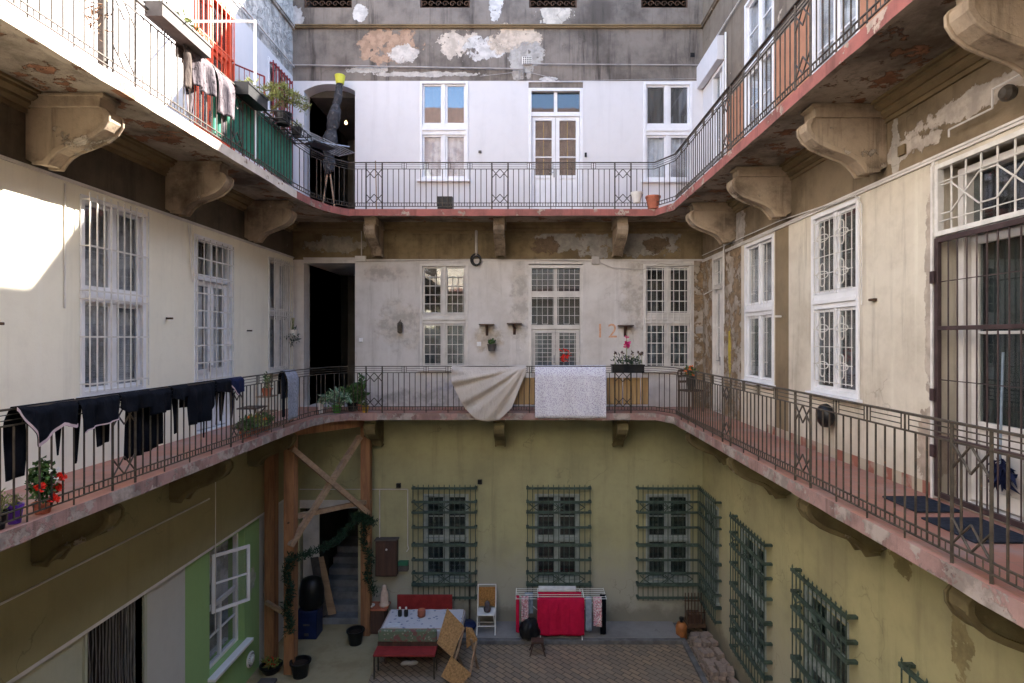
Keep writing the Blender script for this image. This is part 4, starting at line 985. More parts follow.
def conifer(T, h, r):
    st = MB(); mb = MB(); st.path([(0,0,h*.8),(.02,-.02,h+.25),(0,.03,h+.42)], .014, 5)
    for k in range(13):
        t = k*2.4; z = h+.16+.022*k; L = .44-.012*k; d = Vector((math.cos(t), math.sin(t), 0))
        pts = [Vector((0,0,z))+d*L*s+Vector((0,0,.16*s-.22*s*s)) for s in (0,.33,.66,1)]; st.path(pts, .006, 4)
        for s in lin(.2, 1, 12): 
            p = Vector((0,0,z))+d*L*s+Vector((0,0,.16*s-.22*s*s)); mb.leaves(p, (.045,.045,.02), 9, .075, R, slim=.16)
    st.build('branches', M['woodD'], T); mb.build('needles', M['leafY'], T)
pot('conifer_plant', 'spreading yellow green conifer in a black pot above the green sheet', (EL+.07, 9.75, RZ2-.06), .14, .20, M['black'], conifer)
# ------------------------------------------------------------------ upper gallery odds and ends
T = thing('rubble_chute', 'grey wrapped sack column topped by a yellow bucket in the upper dark opening', 'sack column', (bu(335), YB-.35, FL2))
mb = MB()
ax = [(-.02,.95,.05),(-.02,1.02,.13),(-.01,1.2,.17),(0,1.34,.11),(.0,1.5,.18),(.02,1.75,.19),(.04,1.93,.12),(.07,2.05,.16),(.11,2.3,.17),(.15,2.5,.10),(.18,2.65,.12),(.20,2.85,.09),(.22,2.98,.08)]
def tube(s, t):
    f = t*(len(ax)-1); k = min(int(f), len(ax)-2); f -= k; A_, B_ = ax[k], ax[k+1]
    x, z, rr = (A_[i]*(1-f)+B_[i]*f for i in range(3)); a_ = 2*PI*s; rr *= .82*(1+.05*math.sin(5*a_+z*2)+.03*math.sin(9*a_))
    return (x+rr*math.cos(a_), rr*math.sin(a_), z)
mb.grid(tube, 24, 60); o = mb.build('sack', M['gbag'], T, smooth=True)
d = o.modifiers.new('sub', 'SUBSURF'); d.levels = d.render_levels = 2
tx0 = bpy.data.textures.new('folds', 'CLOUDS'); tx0.noise_scale = .10
d = o.modifiers.new('disp', 'DISPLACE'); d.texture = tx0; d.strength = .05
mb = MB(); mb.lathe([(.085,0),(.115,.19),(.11,.195),(.08,.01)], (.23,0,2.97), 18); mb.build('bucket', M['yel'], T)
mb = MB(); mb.bar((-.2,.02,0), (-.04,.0,1.05), .018); mb.bar((.12,.05,0), (.0,0,1.05), .018); mb.build('props', M['woodP'], T)
T = thing('hanging_bulb', 'lit bare bulb hanging in the upper dark opening', 'bulb', (bu(333.5), YB+.9, bz(97)-.25))
mb = MB(); mb.lathe([(.005,-.045),(.03,-.03),(.036,0),(.022,.035),(.012,.05)], n=14); mb.build('bulb', M['bulb'], T, smooth=True)
mb = MB(); mb.bar((0,0,.05), (0,0,.55), .006); mb.lathe([(.014,.045),(.016,.09)], n=10); mb.build('cord', M['black'], T)
mb = MB()
def arch(s, t): 
    u = BO[0]+(BO[1]-BO[0])*s; return (u, 0.0+.34*t, bz(84)-.0-.16*(abs(2*s-1))**2.2)
def archf(s, t): u = BO[0]+(BO[1]-BO[0])*s; return (u, -.003, bz(84)+.02-(.16*(abs(2*s-1))**2.2+.02)*t)
mb.grid(arch, 16, 2); mb.grid(archf, 16, 1); mb.build('arch_head', M['white2'], back)
T = thing('drying_rack', 'folded wire drying rack lying on the upper railing at the left corner', 'drying rack', (-3.95, 11.0, RZ2+.04), math.radians(60))
mb = MB()
for y in lin(-.22,.22,7): mb.bar((-.65,y,.05), (.6,y,-.03), .007)
for x, z in ((-.65,.05), (.6,-.03)): mb.bar((x,-.24,z), (x,.24,z), .011)
mb.bar((-.6,-.2,-.02), (.5,.2,.06), .012); mb.bar((-.6,.2,-.02), (.5,-.2,.06), .012); mb.build('wires', M['steel'], T)
mb = MB(); mb.box(-.28,.2,-.14,.14,-.06,-.03); mb.build('tray', M['black'], T)
T = thing('black_crate', 'small black crate standing on the upper gallery under the rear window', 'crate', (bu(444)*EB/YB, EB+.25, FL2))
mb = MB(); mb.box(-.16,.16,-.12,.12,0,.3); 
for k in range(5): mb.box(-.14+.06*k,-.11+.06*k,-.128,-.121,.03,.27)
mb.build('crate_body', M['black'], T, bevel=.01)
T = thing('broom', 'broom leaning beside the dark opening on the upper gallery', 'broom', (bu(372)*.94, 12.4, FL2))
mb = MB(); mb.bar((.05,.1,.08), (-.08,.5,1.3), .012); mb.build('handle', M['woodP'], T); mb = MB(); mb.box(-.1,.2,.04,.14,0,.1); mb.build('bristles', M['ply'], T)
T = thing('pipe_frame', 'white pipe frame reaching from the upper left wall out to the railing', 'pipe frame', (XL, 8.95, FL2))
mb = MB(); mb.bar((0,0,2.26), (XL*-1+EL-.03,0,2.26), .018, 8); mb.bar((-XL+EL-.03,0,2.28), (-XL+EL-.03,0,.1), .018, 8); mb.build('pipes', M['wpipe'], T)
T = thing('red_gate', 'small open red iron gate beside the orange red door upstairs', 'gate', (XL+.02, 10.42, FL2), math.radians(57))
mb = MB(); 
for x in (.0,.6): mb.bar((x,0,.05), (x,0,2.3), .02, 4)
for z in (.1,1.2,2.3): mb.bar((0,0,z), (.6,0,z), .017, 4)
for x in lin(.1,.5,5): mb.bar((x,0,.1), (x,0,2.3), .007, 4)
mb.build('gate_leaf', M['red'], T)
T = thing('iron_post', 'dark iron post behind the upper left railing beside the ornamental panel', 'post', (EL-.10, 5.83, FL2))
mb = MB(); mb.box(-.03,.03,-.035,.035,0,3.2); mb.box(-.05,.05,-.06,.06,0,.03); mb.build('post_body', M['iron'], T)
mb = MB(); mb.leaves((.0,-.1,.62), (.08,.16,.35), 90, .09, R, slim=.2); mb.build('dry_creeper', M['woodP'], T)
# ------------------------------------------------------------------ middle floor wall things
for k, (px, py, lb) in enumerate(((487,327,'dark bracket shelf left of the rear middle door, the left one of two'), (514.5,326,'dark bracket shelf close to the left jamb of the rear middle door'), (625,328,'dark bracket shelf under the orange number, above the flower trough'))):
    T = thing('wall_shelf', lb, 'shelf', (bu(px), YB, bz(py)), 0, 'small shelves on the middle rear wall')
    mb = MB(); mb.box(-.17,.17,-.2,0,.04,.065); mb.build('board', M['woodD'], T)
    mb = MB(); mb.prism([(0,.04),(-.17,.04),(-.12,-.02),(-.05,-.05),(0,-.2)], lambda p, q, t: (t, p, q), -.03, .03); mb.build('bracket', M['woodD'], T)
T = thing('wall_lantern', 'small dark lantern on the lilac wall left of the rear window', 'lantern', (bu(401), YB, bz(328)))
mb = MB(); mb.lathe([(.03,-.12),(.055,-.1),(.065,.06),(.05,.08)], (0,-.1,0), 6); mb.bar((0,-.1,.18), (0,0,.18), .01); mb.bar((0,-.1,.1),(0,-.1,.18),.008); mb.build('body', M['iron'], T)
mb = MB(); mb.lathe([(.08,.08),(.02,.15),(.0,.16)], (0,-.1,0), 6); mb.build('cap', M['iron'], T)
mb = MB(); c0, z0 = bu(476), bz(260)
mb.path([(c0+.11*math.cos(t), -.05, z0+.13*math.sin(t)) for t in lin(0, 2*PI, 19)], .022, 6); mb.path([(c0+.09*math.cos(t)+.02, -.08, z0+.10*math.sin(t)-.02) for t in lin(0, 2*PI, 19)], .02, 6)
o = mb.build('cable_coil', M['black'], None, loc=(0,YB,0)); tag(o, 'black coil of cable hung above the middle rear wall', 'cable coil')
def wallbox(W, u, z, w, h, d, m, name, lab=None):
    mb = MB(); mb.box(u-w/2, u+w/2, -d, -.001, z-h/2, z+h/2); o = mb.build(name, M[m], W, bevel=.006)
    if lab: o['label'] = lab
    return o
wallbox(back, bu(595.5), bz(260.5), .18, .18, .05, 'pipe', 'junction_box'); wallbox(back, bu(361), bz(259), .25, .13, .06, 'cpaint', 'junction_box'); wallbox(back, bu(361), bz(340), .08, .09, .03, 'wpaint', 'light_switch')
wallbox(back, bu(479), bz(344), .10, .10, .02, 'wpaint', 'light_switch'); wallbox(back, bu(699), bz(330), .16, .16, .05, 'pipe', 'junction_box'); wallbox(back, bu(480), bz(152), .07, .06, .03, 'boxw', 'light_switch')
wallbox(back, bu(583)+.06, bz(155), .05, .1, .03, 'black', 'doorbell'); wallbox(back, bu(692.5), bz(55), .10, .10, .01, 'black', 'wall_hole')
mb = MB(); mb.box(bu(522), bu(532), -.02, -.001, bz(65), bz(57)); 
for i in range(5):
    for j in range(4): mb.box(bu(523)+i*.042, bu(523)+i*.042+.026, -.025, -.0201, bz(64)+j*.042, bz(64)+j*.042+.026, 1)
mb.build('air_grate', [M['potw'], M['black']], back)
mb = MB(); A = Matrix.Translation((bu(500.5), -.005, bz(340.5))) @ Matrix.Rotation(PI/2, 4, 'X'); mb.lathe([(.0,0),(.08,0),(.09,.015),(.0,.02)], n=20, M=A); mb.build('round_cover', M['lilac1'], back)
cu = bpy.data.curves.new('house_number', 'FONT'); cu.body = '12'; cu.size = .46; cu.extrude = .0015; cu.space_character = 1.25
o = bpy.data.objects.new('house_number', cu); COL.objects.link(o); o.parent = back; o.location = (bu(595), -.003, bz(337.5)); o.rotation_euler = (PI/2,0,0); cu.materials.append(M['numor'])
# conduits and cables
mb = MB(); zc = bz(69); mb.bar((a+.02,-.05,bz(66)), (bu(523),-.05,bz(70)), .018, 6); mb.bar((bu(523),-.05,bz(65)), (b,-.05,bz(66)), .012, 6)
mb.path([(bu(523),-.05,bz(66)), (bu(523),-.05,bz(80)), (bu(519),-.05,bz(80)), (bu(519),-.05,bz(70))], .012, 6); mb.build('conduit', M['pipe'], back)
mb = MB(); mb.path([(bu(480),-.04,bz(77)), (bu(524),-.04,bz(72)), (bu(545),-.05,bz(77)), (bu(560),-.05,bz(82)), (bu(640),-.03,bz(80)), (bu(700),-.02,bz(79))], .007, 5)
mb.path([(bu(355),-.03,bz(262)), (bu(480),-.03,bz(259)), (bu(595),-.04,bz(261)), (bu(612),-.05,bz(268)), (bu(642),-.05,bz(270)), (bu(660),-.05,bz(264)), (bu(695),-.04,bz(266))], .007, 5)
mb.bar((bu(362),-.04,bz(258)), (bu(362),-.04,bz(225)), .012); mb.bar((bu(476.5),-.04,bz(256)), (bu(476.5),-.04,bz(222)), .035); mb.build('cable', M['pipe'], back)
mb = MB(); mb.bar((YF,-.05,12.82), (YB-.05,-.05,12.82), .018, 6); mb.bar((6.62,-.012,6.95), (6.62,-.012,8.4), .009); mb.path([(9.05,-.03,8.4), (9.12,-.06,7.6)], .008); mb.bar((9.0,-.03,8.4), (9.1,-.05,7.5), .008)
mb.bar((YF,-.09,3.93), (9.5,-.09,3.93), .012); mb.bar((9.68,-.09,1.6), (9.68,-.09,4.6), .007); mb.build('conduit', M['cpaint'], left)
for y in (5.75, 10.95, 8.5): wallbox(left, y, 6.75 if y != 8.5 else 6.9, .03, .03, .10, 'rust', 'iron_hook')
mb = MB(); mb.bar((-YB,-.05,12.95), (1,-.05,12.95), .016, 6); mb.path([(-5.35,-.08,8.49), (-5.35,-.08,8.56), (-4.85,-.08,8.56), (-4.85,-.08,8.72), (-3.95,-.08,8.72), (-3.95,-.08,8.42)], .009, 6)
mb.path([(-YB+.05,-.03,8.5), (-9,-.05,8.46), (-6.9,-.07,8.33), (-6.8,-.05,8.2), (-6.8,-.05,7.0)], .009, 5); mb.path([(-12.9,-.03,7.6), (-11.6,-.03,7.7)], .014, 5); mb.bar((-11.55,-.05,6.9),(-11.55,-.05,8.9),.016); mb.build('conduit', M['cpaint'], right)
A = Matrix.Translation((-4.55, -.16, 8.56)) @ Matrix.Rotation(PI/2, 4, 'X'); mb = MB(); mb.lathe([(.0,.0),(.05,.0),(.065,.03),(.065,.06),(.04,.09),(.0,.10)], n=18, M=A); mb.build('round_lamp', M['iron'], right)
wallbox(right, -6.12, 8.62, .11, .11, .03, 'corn', 'junction_box'); wallbox(right, -6.62, 7.05, .10, .03, .05, 'rust', 'iron_hook')
wallbox(right, -9.05, 6.95, .03, .03, .12, 'cpaint', 'iron_hook')
mb = MB(); mb.box(-11.42,-11.33,-.004,-.001,6.1,6.75); mb.build('yellow_paint_patch', M['yellow_paint'], right)
T = thing('wall_basket', 'round black basket hung low on the right wall under the barred window', 'basket', (XR-.03, 7.55, FL1+.55))
mb = MB(); A = Matrix.Rotation(-PI/2, 4, 'Y'); mb.lathe([(.0,0),(.13,0),(.16,.04),(.15,.10),(.10,.14),(.0,.15)], n=18, M=A); mb.build('basket_body', M['black'], T, smooth=True)
for nm, lb, y0, y1, x0, x1 in (('doormat','blue grey doormat before the dark iron gate, farther from the camera',5.12,5.62,3.5,3.92), ('doormat','blue grey doormat at the right picture edge, nearest the camera',4.35,4.95,3.42,3.92)):
    mb = MB(); mb.box(x0, x1, y0, y1, FL1+.003, FL1+.02); tag(mb.build(nm, M['mat'], bevel=.005), lb, 'doormat', 'doormats at the gated door')
T = thing('mop', 'mop with white handle standing behind the dark iron gate', 'mop', (XR+.09, 4.98, FL1))
mb = MB(); mb.bar((0,0,.45), (.03,.0,1.45), .01); mb.build('handle', M['bluec'], T); mb = MB(); mb.leaves((0,0,.45), (.04,.08,.10), 70, .16, R, up=-2, slim=.2); mb.build('mop_head', M['navyc'], T)
# corner chair with flowers
T = thing('wooden_chair', 'old brown chair on the middle gallery in the right corner', 'chair', (3.55, 12.35, FL1), math.radians(20))
mb = MB(); mb.box(-.2,.2,-.2,.2,.43,.46); mb.build('seat', M['woodD'], T)
for sx in (-1,1):
    for sy in (-1,1): q = MB(); q.bar((sx*.18,sy*.18,0), (sx*.18,sy*.18,.43), .016, 6); q.build('leg', M['woodD'], T)
mb = MB(); 
for sx in (-1,1): mb.bar((sx*.18,.18,.46), (sx*.18,.22,.85), .014, 6)
for z in (.6,.72,.84): mb.box(-.18,.18,.19,.215,z,z+.05)
mb.build('backrest', M['woodD'], T)
pot('orange_flowers', 'pot of orange and red flowers on the corner chair seat', (3.55, 12.35, FL1+.46), .10, .30, M['black'], bush(M['leaf'], (.12,.12,.12), 70, .1, fl=M['flowO'], nfl=9, fs=.05))

# ------------------------------------------------------------------ yard things
T = thing('wall_cabinet', 'dark brown wooden cabinet on the olive wall left of the first green grille', 'cabinet', (bu(388), YB, bz(573)))
mb = MB(); mb.box(-.24,.24,-.2,-.001,0,.80); mb.build('body', M['woodD'], T, bevel=.01)
mb = MB(); mb.box(-.22,.22,-.225,-.201,.03,.77); mb.build('door', M['woodD'], T, bevel=.006); mb = MB(); mb.lathe([(0,0),(.025,0),(.02,.02),(0,.025)], n=12, M=Matrix.Translation((0.02,-.226,.62)) @ Matrix.Rotation(PI/2,4,'X')); mb.build('knob', M['potw'], T)
mb = MB(); mb.box(-.26,.26,-.22,0,.805,.83); mb.build('top_board', M['boxw'], T)
T = thing('mailbox', 'small green mailbox right of the brown wall cabinet', 'mailbox', (bu(404), YB, bz(569.5)))
mb = MB(); mb.box(-.11,.11,-.12,-.001,0,.13); mb.build('body', M['boxw'], T, bevel=.006); mb = MB(); mb.box(-.115,.115,-.13,0,.132,.22); mb.build('flap', M['mailg'], T, bevel=.01)
mb = MB(); mb.path([(bu(380),-.03,bz(540)), (bu(380),-.03,bz(489)), (bu(408),-.03,bz(489)), (bu(408),-.03,bz(545)), (bu(409),-.04,bz(548)), (bu(407),-.04,bz(551))], .012, 6); mb.bar((bu(300),-.03,bz(489)), (bu(380),-.03,bz(489)), .01, 5); mb.build('conduit', M['cpaint'], back)
wallbox(back, bu(480), bz(481.5), .10, .10, .06, 'black', 'wall_lamp'); wallbox(back, bu(399), bz(485), .10, .10, .08, 'black', 'wall_lamp')
mb = MB(); ring(mb, bu(589.5), bu(606), bz(447), bz(431.5), .012, -.008, -.001); mb.build('hatch_cover', M['olive0'], back)
mb = MB(); mb.bar((bu(470),-.10,.1), (bu(470),-.10,1.3), .022); mb.build('standpipe', M['iron'], back)
# table
T = thing('yard_table', 'long table under a printed cloth against the rear wall', 'table', (-2.15, 11.93, 0))
mb = MB(); mb.box(-.8,.8,-.41,.41,.70,.735); mb.build('table_top', M['woodP'], T)
for sx in (-1,1):
    for sy in (-1,1): q = MB(); q.bar((sx*.72,sy*.35,0), (sx*.72,sy*.35,.70), .025, 6); q.build('leg', M['woodD'], T)
def tc(s, t):
    x = -.86+1.72*s; y = -.47+.94*t; z = .742
    ex = max(0, abs(x)-.81); ey = max(0, abs(y)-.42)
    return (max(-.815,min(.815,x))*1.0, max(-.425,min(.425,y)), z-ex*4*.9-ey*4.5+.004*math.sin(x*20))
mb = MB(); mb.grid(tc, 40, 24); o = mb.build('printed_tablecloth', M['tcloth'], loc=(-2.15,11.93,0), solid=.003); tag(o, 'blue grey printed cloth spread over the yard table', 'tablecloth')
T = thing('clay_jar', 'brown clay jar on the printed tablecloth', 'jar', (-2.22, 12.0, .745)); mb = MB(); mb.lathe([(.05,0),(.08,.02),(.085,.11),(.075,.15),(.065,.15),(.06,.1)], n=18); mb.build('jar_body', M['terra'], T, smooth=True)
for k, x in enumerate((-2.55, -2.68)):
    T = thing('dark_bottle', ('dark bottle with white cap, nearer the clay jar' if k == 0 else 'dark bottle with white cap, farther from the clay jar'), 'bottle', (x, 12.02, .745), 0, 'bottles on the yard table')
    mb = MB(); mb.lathe([(.04,0),(.045,.02),(.045,.12),(.02,.15)], n=14); mb.build('glass_body', M['black'], T, smooth=True); mb = MB(); mb.lathe([(.022,.15),(.022,.19)], n=12); mb.build('cap', M['potw'], T)
mb = MB(); mb.box(-.13,.13,-.09,.09,0,.012); tag(mb.build('paper_sheet', M['whitec'], loc=(-2.72, 11.62, .748)), 'white papers at the front left corner of the tablecloth', 'paper')
T = thing('red_bench', 'red bench with a high back behind the yard table', 'bench', (-2.3, 12.75, 0))
mb = MB(); mb.box(-.62,.62,.05,.09,.50,.84); mb.build('backrest', M['red'], T, bevel=.01); mb = MB(); mb.box(-.62,.62,-.25,.04,.42,.46); mb.build('seat', M['red'], T, bevel=.01)
for sx in (-1,1):
    for y in (-.22,.06): q = MB(); q.bar((sx*.58,y,0), (sx*.58,y,.42), .02, 4); q.build('leg', M['iron'], T)
T = thing('red_bench', 'low bench with a flowered green cushion in front of the yard table', 'bench', (-2.38, 11.2, 0))
mb = MB(); mb.box(-.60,.60,-.18,.16,.44,.485); mb.build('seat', M['red'], T, bevel=.008)
for sx in (-1,1):
    for y in (-.16,.14): q = MB(); q.bar((sx*.58,y,0), (sx*.58,y,.44), .016, 6); q.build('leg', M['iron'], T)
mb = MB(); mb.box(-.585,.585,.125,.205,.56,.80); mb.build('cushion', M['cush'], T, bevel=.03)
mb = MB(); mb.box(-.59,.59,.13,.17,.486,.56); mb.build('back_rail', M['woodD'], T)
for k in range(2):
    mb = MB(); A = Matrix.Translation((0,0,.0)); mb.lathe([(.0,0),(.04,.0),(.045,.03),(.03,.06),(0,.065)], n=12, M=Matrix.Translation((-2.45+.13*k,11.55,.0)) @ Matrix.Rotation(.3,4,'Z') @ Matrix.Diagonal((2.6,1,1,1))); tag(mb.build('white_shoe', M['whitec'], smooth=True), ('white shoe under the yard table, the right one' if k else 'white shoe under the yard table, the left one'), 'shoe', 'pair of white shoes')
# chipboard panels
T = thing('chipboard_stand', 'tilted chipboard panels of a broken stand leaning at the table end', 'board stand', (-1.4, 11.0, 0))
def quad(P, th=.03, m='ply', nm='panel'):
    P = [Vector(p)-Vector((-1.4,11.0,0)) for p in P]; n = (P[1]-P[0]).cross(P[2]-P[0]).normalized()*th
    b_ = MB(); b_.face(P); b_.face([p-n for p in reversed(P)])
    for i in range(4): b_.face((P[i], P[i]-n, P[(i+1)%4]-n, P[(i+1)%4]))
    return b_.build(nm, M[m], T)
quad([(-1.59,11.35,1.23),(-1.74,11.0,.72),(-1.43,10.9,.50),(-1.24,11.2,.95)])
quad([(-1.46,10.95,.50),(-1.63,10.8,.20),(-1.28,10.72,.02),(-1.06,10.85,.22)]); quad([(-1.22,11.35,.85),(-1.2,11.3,.45),(-.98,11.3,.62),(-1.1,11.4,.8)], nm='panel')
for p, q in (((-1.24,11.2,.93), (-1.38,10.95,.40)), ((-1.30,11.22,.95), (-1.44,10.97,.42)), ((-1.0,11.25,.62), (-1.1,10.85,.15)), ((-1.45,11.1,.6),(-1.3,11.5,0)), ((-1.1,11.2,.7),(-.98,11.4,0))):
    b_ = MB(); b_.bar(Vector(p)-Vector((-1.4,11,0)), Vector(q)-Vector((-1.4,11,0)), .025, 4); b_.build('batten', M['woodP'], T)
# white folding chair
T = thing('folding_chair', 'white framed folding chair with orange woven back against the rear wall', 'chair', (-.90, 12.68, .1))
mb = MB()
for sx in (-1,1): mb.path([(sx*.2,-.2,0), (sx*.2,.1,.55), (sx*.2,.16,.96)], .013, 6)
for sx in (-1,1): mb.bar((sx*.17,.22,0), (sx*.17,-.18,.43), .012)
for z, y in ((.16,-.12), (.96,.16), (.1,.18)): mb.bar((-.2,y,z), (.2,y,z), .011)
mb.build('frame', M['wpipe'], T)
mb = MB(); mb.box(-.19,.19,-.2,.16,.42,.445); mb.build('seat', M['wpipe'], T, bevel=.01); mb = MB(); mb.box(-.185,.185,.11,.13,.5,.92); mb.build('backrest', M['rattan'], T)
mb = MB(); mb.lathe([(0,0),(.07,.02),(.085,.08),(.05,.14),(.06,.19),(.03,.24),(0,.25)], n=14); tag(mb.build('soft_toy', M['stripec'], smooth=True, loc=(-.88,12.62,.545)), 'small grey white soft bundle on the folding chair', 'bundle')
mb = MB(); mb.lathe([(.0,0),(.16,.01),(.19,.09),(.15,.15),(.0,.17)], n=16); tag(mb.build('blue_bag', M['blue'], smooth=True, loc=(-1.32,12.75,.10)), 'blue bag on the pavement left of the folding chair', 'bag')
# cabinet with statuette
T = thing('small_cabinet', 'small red brown cabinet beside the garland at the rear wall', 'cabinet', (bu(380), 12.85, 0))
mb = MB(); mb.box(-.2,.2,-.18,.18,.03,.55); mb.build('body', M['woodD'], T, bevel=.01); mb = MB(); mb.box(-.22,.26,-.2,.2,.551,.58); mb.build('top', M['terra'], T)
T = thing('statuette', 'cream draped statuette on the small cabinet', 'statuette', (bu(387), 12.85, .58)); mb = MB(); mb.lathe([(.11,0),(.12,.04),(.09,.06),(.095,.2),(.08,.3),(.05,.36),(.055,.4),(.045,.45),(.0,.48)], n=16); mb.build('figure', M['statue'], T, smooth=True)
mb = MB(); mb.lathe([(.04,0),(.08,.03),(.085,.05),(.0,.04)], n=14); tag(mb.build('small_bowl', M['potw'], loc=(bu(375), 12.78, .58)), 'small pale bowl beside the statuette', 'bowl')
# containers
def bucket(lb, loc, r, h, m='black', fill='soil', nm='bucket'):
    T = thing(nm, lb, 'bucket', loc); mb = MB(); mb.lathe([(r*.72,0),(r*.95,h*.9),(r*1.07,h*.9),(r*1.07,h),(r*.93,h),(r*.88,h*.75),(0.01,h*.75)], n=22); mb.build('bucket_body', M[m], T)
    mb = MB(); mb.lathe([(0,h*.76),(r*.86,h*.76),(r*.86,h*.77),(0,h*.775)], n=18); mb.build('contents', M[fill], T); return T
bucket('black mortar bucket between the stairway and the bench', (-3.70, 12.3, 0.02), .18, .30); bucket('black mortar bucket at the foot of the front timber post', (-4.42, 11.12, .02), .19, .30)
T = thing('plant_bowl', 'shallow dark bowl of soil and red sprigs between the timber posts', 'plant bowl', (-5.05, 11.25, .02)); mb = MB(); mb.lathe([(.14,0),(.2,.13),(.22,.13),(.22,.15),(.18,.15),(.17,.1),(.01,.1)], n=20); mb.build('bowl', M['black'], T)
mb = MB(); mb.leaves((0,0,.17), (.12,.12,.05), 30, .1, R, slim=.3); mb.build('sprigs', M['flowR'], T)
mb = MB(); mb.leaves((0,0,.17), (.13,.13,.05), 50, .12, R, slim=.3); mb.build('leaves', M['leafY'], T)
for k, (x, y, s) in enumerate(((-4.95,10.85,.16), (-5.1,10.6,.13), (-5.15,10.3,.2))):
    mb = MB(); mb.box(-s,s,-s*.6,s*.6,0,.07+.03*k); tag(mb.build('rubble_block', M['boxw'] if k < 2 else M['black'], bevel=.02, loc=(x,y,.022)), ('pale block by the foot of the posts, the larger', 'pale block by the green wall, the smaller', 'black plastic crate on the ground below the green wall')[k], 'block' if k < 2 else 'crate')
T = thing('recycling_box', 'dark blue box bin with white sticker left of the stairway', 'bin', (-4.82, 12.65, .02)); mb = MB(); mb.box(-.22,.22,-.2,.2,0,.62); mb.build('box_body', M['blue'], T, bevel=.02)
mb = MB(); mb.box(-.05,.05,-.206,-.201,.08,.14); mb.box(-.07,.07,-.206,-.201,.3,.34); mb.build('sticker', M['boxw'], T)
mb = MB(); mb.lathe([(.22,0),(.27,.1),(.26,.4),(.2,.62),(.08,.66)], n=16); o = mb.build('black_bag', M['black'], smooth=True, loc=(-4.78, 12.66, .645)); tag(o, 'full black bin bag on top of the blue box', 'bag')
for k, (x0, ln) in enumerate(((bu(322), .35), (bu(330), .5))):
    mb = MB(); A = Matrix.Translation((x0+.05, YB-.03+.05*k, .25)) @ Matrix.Rotation(-.16-.06*k, 4, 'Y'); mb.box(-.09,.09,-.01,.01,0,1.35, M=A); tag(mb.build('leaning_board', M['boxw'] if k == 0 else M['woodP']), ('pale board leaning in the stairway' if k == 0 else 'narrow brown board leaning right of the pale board'), 'board')
# drying rack in the yard
T = thing('drying_rack', 'winged wire drying rack in front of the middle green grille', 'drying rack', (.74, 12.6, .1))
mb = MB()
for y in lin(-.25,.25,6): mb.bar((-.98,y,.86), (.98,y,.86), .006)
for x in (-.98,-.5,.5,.98): mb.bar((x,-.27,.86), (x,.27,.86), .009)
for sx in (-1,1):
    mb.bar((sx*.45,-.32,0), (sx*.45,.25,.86), .011); mb.bar((sx*.45,.32,0), (sx*.45,-.25,.86), .011); mb.bar((sx*.45,0,.45), (sx*.95,0,.86), .008)
mb.build('rack_frame', M['wpipe'], T)
GY = 'laundry on the yard drying rack'
drape('crimson_cloth', 'crimson cloth covering the front of the yard drying rack', 'x', 12.34, .22, 1.24, .975, .80, .25, M['redc'], out=-1, amp=.012, fq=6, group=GY, seed=31)
drape('crimson_cloth', 'second crimson cloth behind the front one, just visible above it', 'x', 12.60, .24, 1.2, .985, .55, .4, M['redc'], out=-1, amp=.01, group=GY, seed=32)
drape('white_towel', 'white towel at the back line of the yard drying rack', 'x', 12.80, .26, 1.1, 1.03, .3, .3, M['whitec'], out=-1, amp=.006, group=GY, seed=33)
for nm, lb, x0, x1, L, m_, y_ in (('red_strap_cloth','narrow red cloth at the left end of the rack',-.24,-.17,.78,'redc',12.45), ('pink_shirt','pink and white shirt hanging at the left wing of the rack',-.12,.03,.52,'pinkc',12.42), ('blue_shirt','pale blue shirt near the left wing of the rack',-.05,.13,.45,'bluec',12.6), ('blue_trousers','pale blue trousers just right of the crimson cloth',1.27,1.40,.72,'bluec',12.38), ('pink_shirt','pink patterned shirt hanging at the right wing of the rack',1.44,1.62,.62,'pinkc',12.38), ('black_garment','black garment at the far right end of the rack',1.60,1.73,.85,'blackc',12.5)):
    drape(nm, lb, 'x', y_, x0, x1, .975, L, .4, M[m_], out=-1, amp=.018, fq=14, group=GY, seed=int(x0*50)+90, step=.012)
mb = MB(); mb.lathe([(.10,0),(.22,.05),(.25,.18),(.20,.34),(.10,.42),(.0,.44)], n=18); o = mb.build('bin_bag', M['black'], smooth=True, loc=(.06, 12.38, .1)); tag(o, 'black plastic bag under the left wing of the drying rack', 'bag')
d = o.modifiers.new('sub', 'SUBSURF'); d.levels = d.render_levels = 2
tx = bpy.data.textures.new('crumple', 'CLOUDS'); tx.noise_scale = .12
d = o.modifiers.new('disp', 'DISPLACE'); d.texture = tx; d.strength = .08
T = thing('small_stool', 'tiny dark stool on the paving before the drying rack', 'stool', (.22, 11.95, 0)); mb = MB(); mb.box(-.13,.13,-.1,.1,.25,.28); mb.build('seat', M['woodD'], T)
for sx in (-1,1):
    for sy in (-1,1): q = MB(); q.bar((sx*.16,sy*.12,0), (sx*.08,sy*.06,.25), .014); q.build('leg', M['woodD'], T)
T = thing('gas_bottle', 'orange brown gas bottle at the right end of the pavement', 'gas bottle', (3.40, 12.55, .0)); mb = MB(); mb.lathe([(.09,0),(.12,.03),(.125,.26),(.09,.34),(.05,.36)], n=20); mb.build('cylinder_body', M['gasor'], T, smooth=True)
mb = MB(); mb.lathe([(.03,.36),(.03,.42),(.05,.42),(.05,.46),(0,.46)], n=12); mb.build('valve', M['black'], T)
T = thing('iron_cart', 'dark iron cart with upright rods in the right rear corner', 'cart', (3.74, 12.72, 0))
mb = MB(); mb.box(-.2,.2,-.16,.16,.22,.3); 
for x in lin(-.18,.18,6): mb.bar((x,.1,.3), (x,.1,.88), .012); mb.bar((x,-.14,.3), (x,-.14,.62), .012)
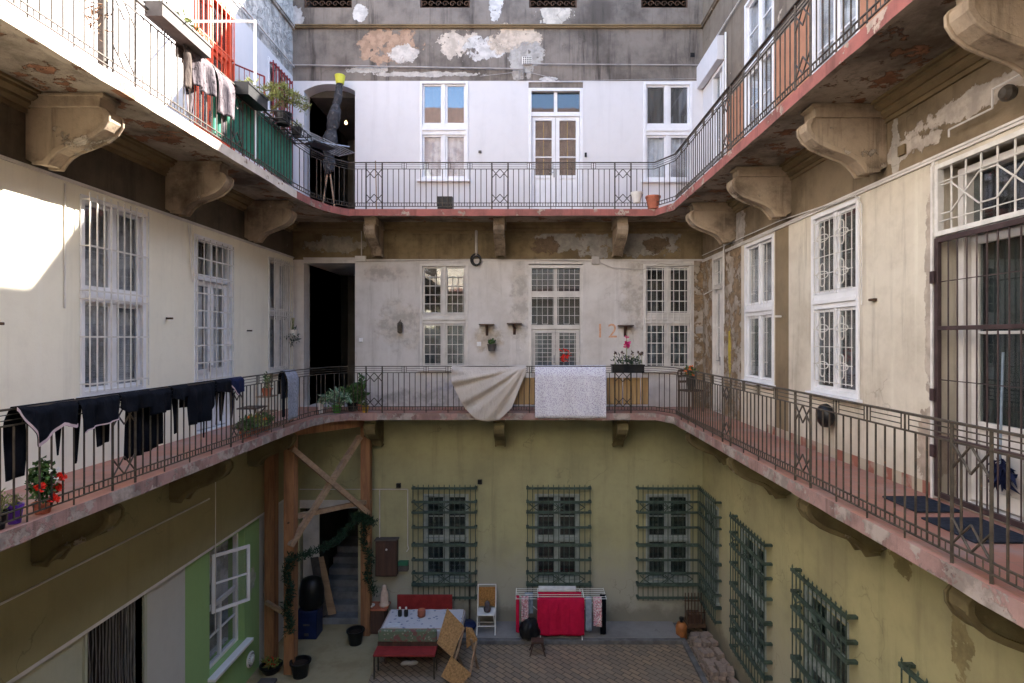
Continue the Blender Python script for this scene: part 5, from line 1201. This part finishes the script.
mb.bar((-.2,.1,.7), (.2,.1,.7), .012); mb.bar((-.2,-.14,.55), (.2,-.14,.55), .012); mb.build('cart_frame', M['rust'], T)
for sx in (-1,1): q = MB(); q.lathe([(.0,-.02),(.12,-.02),(.12,.02),(.0,.02)], n=18, M=Matrix.Translation((sx*.22,0,.12)) @ Matrix.Rotation(PI/2,4,'Y')); q.build('wheel', M['black'], T)
mb = MB(); mb.box(-.16,.1,-.12,.1,.3,.5); mb.build('load', M['woodD'], T)
# brick pile
first = None
rb = random.Random(11)
for r_ in range(14):
    y = 12.42-r_*.215
    hgt = (2,3,3,2,3,2,3,3,2,2,3,2,2,1)[r_]
    for lay in range(hgt):
        for k in range(3):
            if rb.random() < .12 and lay: continue
            x = 3.58+.155*k+rb.uniform(-.02,.02)
            if first is None:
                mb = MB(); mb.box(-.065,.065,-.10,.10,0,.08); first = mb.build('loose_brick', M['brickp'], bevel=.006); o = first
                tag(o, 'pale dusty old brick in the pile along the foot of the right wall', 'brick', 'bricks piled along the right wall')
            else: o = first.copy(); COL.objects.link(o)
            o.location = (x+rb.uniform(-.015,.03), y+rb.uniform(-.03,.03), .004+lay*.088); o.rotation_euler = (rb.uniform(-.06,.06)*(lay>0), rb.uniform(-.06,.06)*(lay>0), rb.uniform(-.35,.35))

# ------------------------------------------------------------------ camera, light, world
cam = bpy.data.cameras.new('camera'); co = bpy.data.objects.new('camera', cam); COL.objects.link(co)
co.location = (0,0,EYE); co.rotation_euler = (PI/2,0,0); cam.sensor_width = 36; cam.lens = F/1024*36
cam.shift_x = -15/1024; cam.shift_y = -3/1024; cam.clip_start = .05; cam.clip_end = 500
sc.camera = co
ts = Vector((1, .735, .92)).normalized()
sun = bpy.data.lights.new('sun', 'SUN'); sun.energy = 5; sun.angle = math.radians(.5); sun.color = (1,.93,.84)
so = bpy.data.objects.new('sun', sun); COL.objects.link(so); so.rotation_euler = (-ts).to_track_quat('-Z','Y').to_euler(); so.location = (20,15,30)
w = bpy.data.worlds.new('World'); sc.world = w; w.use_nodes = True
sk = w.node_tree.nodes.new('ShaderNodeTexSky'); sk.sky_type = 'NISHITA'; sk.sun_disc = False
sk.sun_elevation = math.asin(ts.z); sk.sun_rotation = math.atan2(ts.x, ts.y)
bg = w.node_tree.nodes['Background']; w.node_tree.links.new(sk.outputs[0], bg.inputs[0]); bg.inputs[1].default_value = .15
vs = sc.view_settings; vs.view_transform = 'Standard'; vs.look = 'None'; vs.exposure = 2.95; vs.gamma = 1
sc.render.engine = 'CYCLES'; cy = sc.cycles
cy.use_denoising = True; cy.max_bounces = 8; cy.diffuse_bounces = 8; cy.glossy_bounces = 3; cy.transparent_max_bounces = 10; cy.sample_clamp_indirect = 8
cy.caustics_reflective = False; cy.caustics_refractive = False
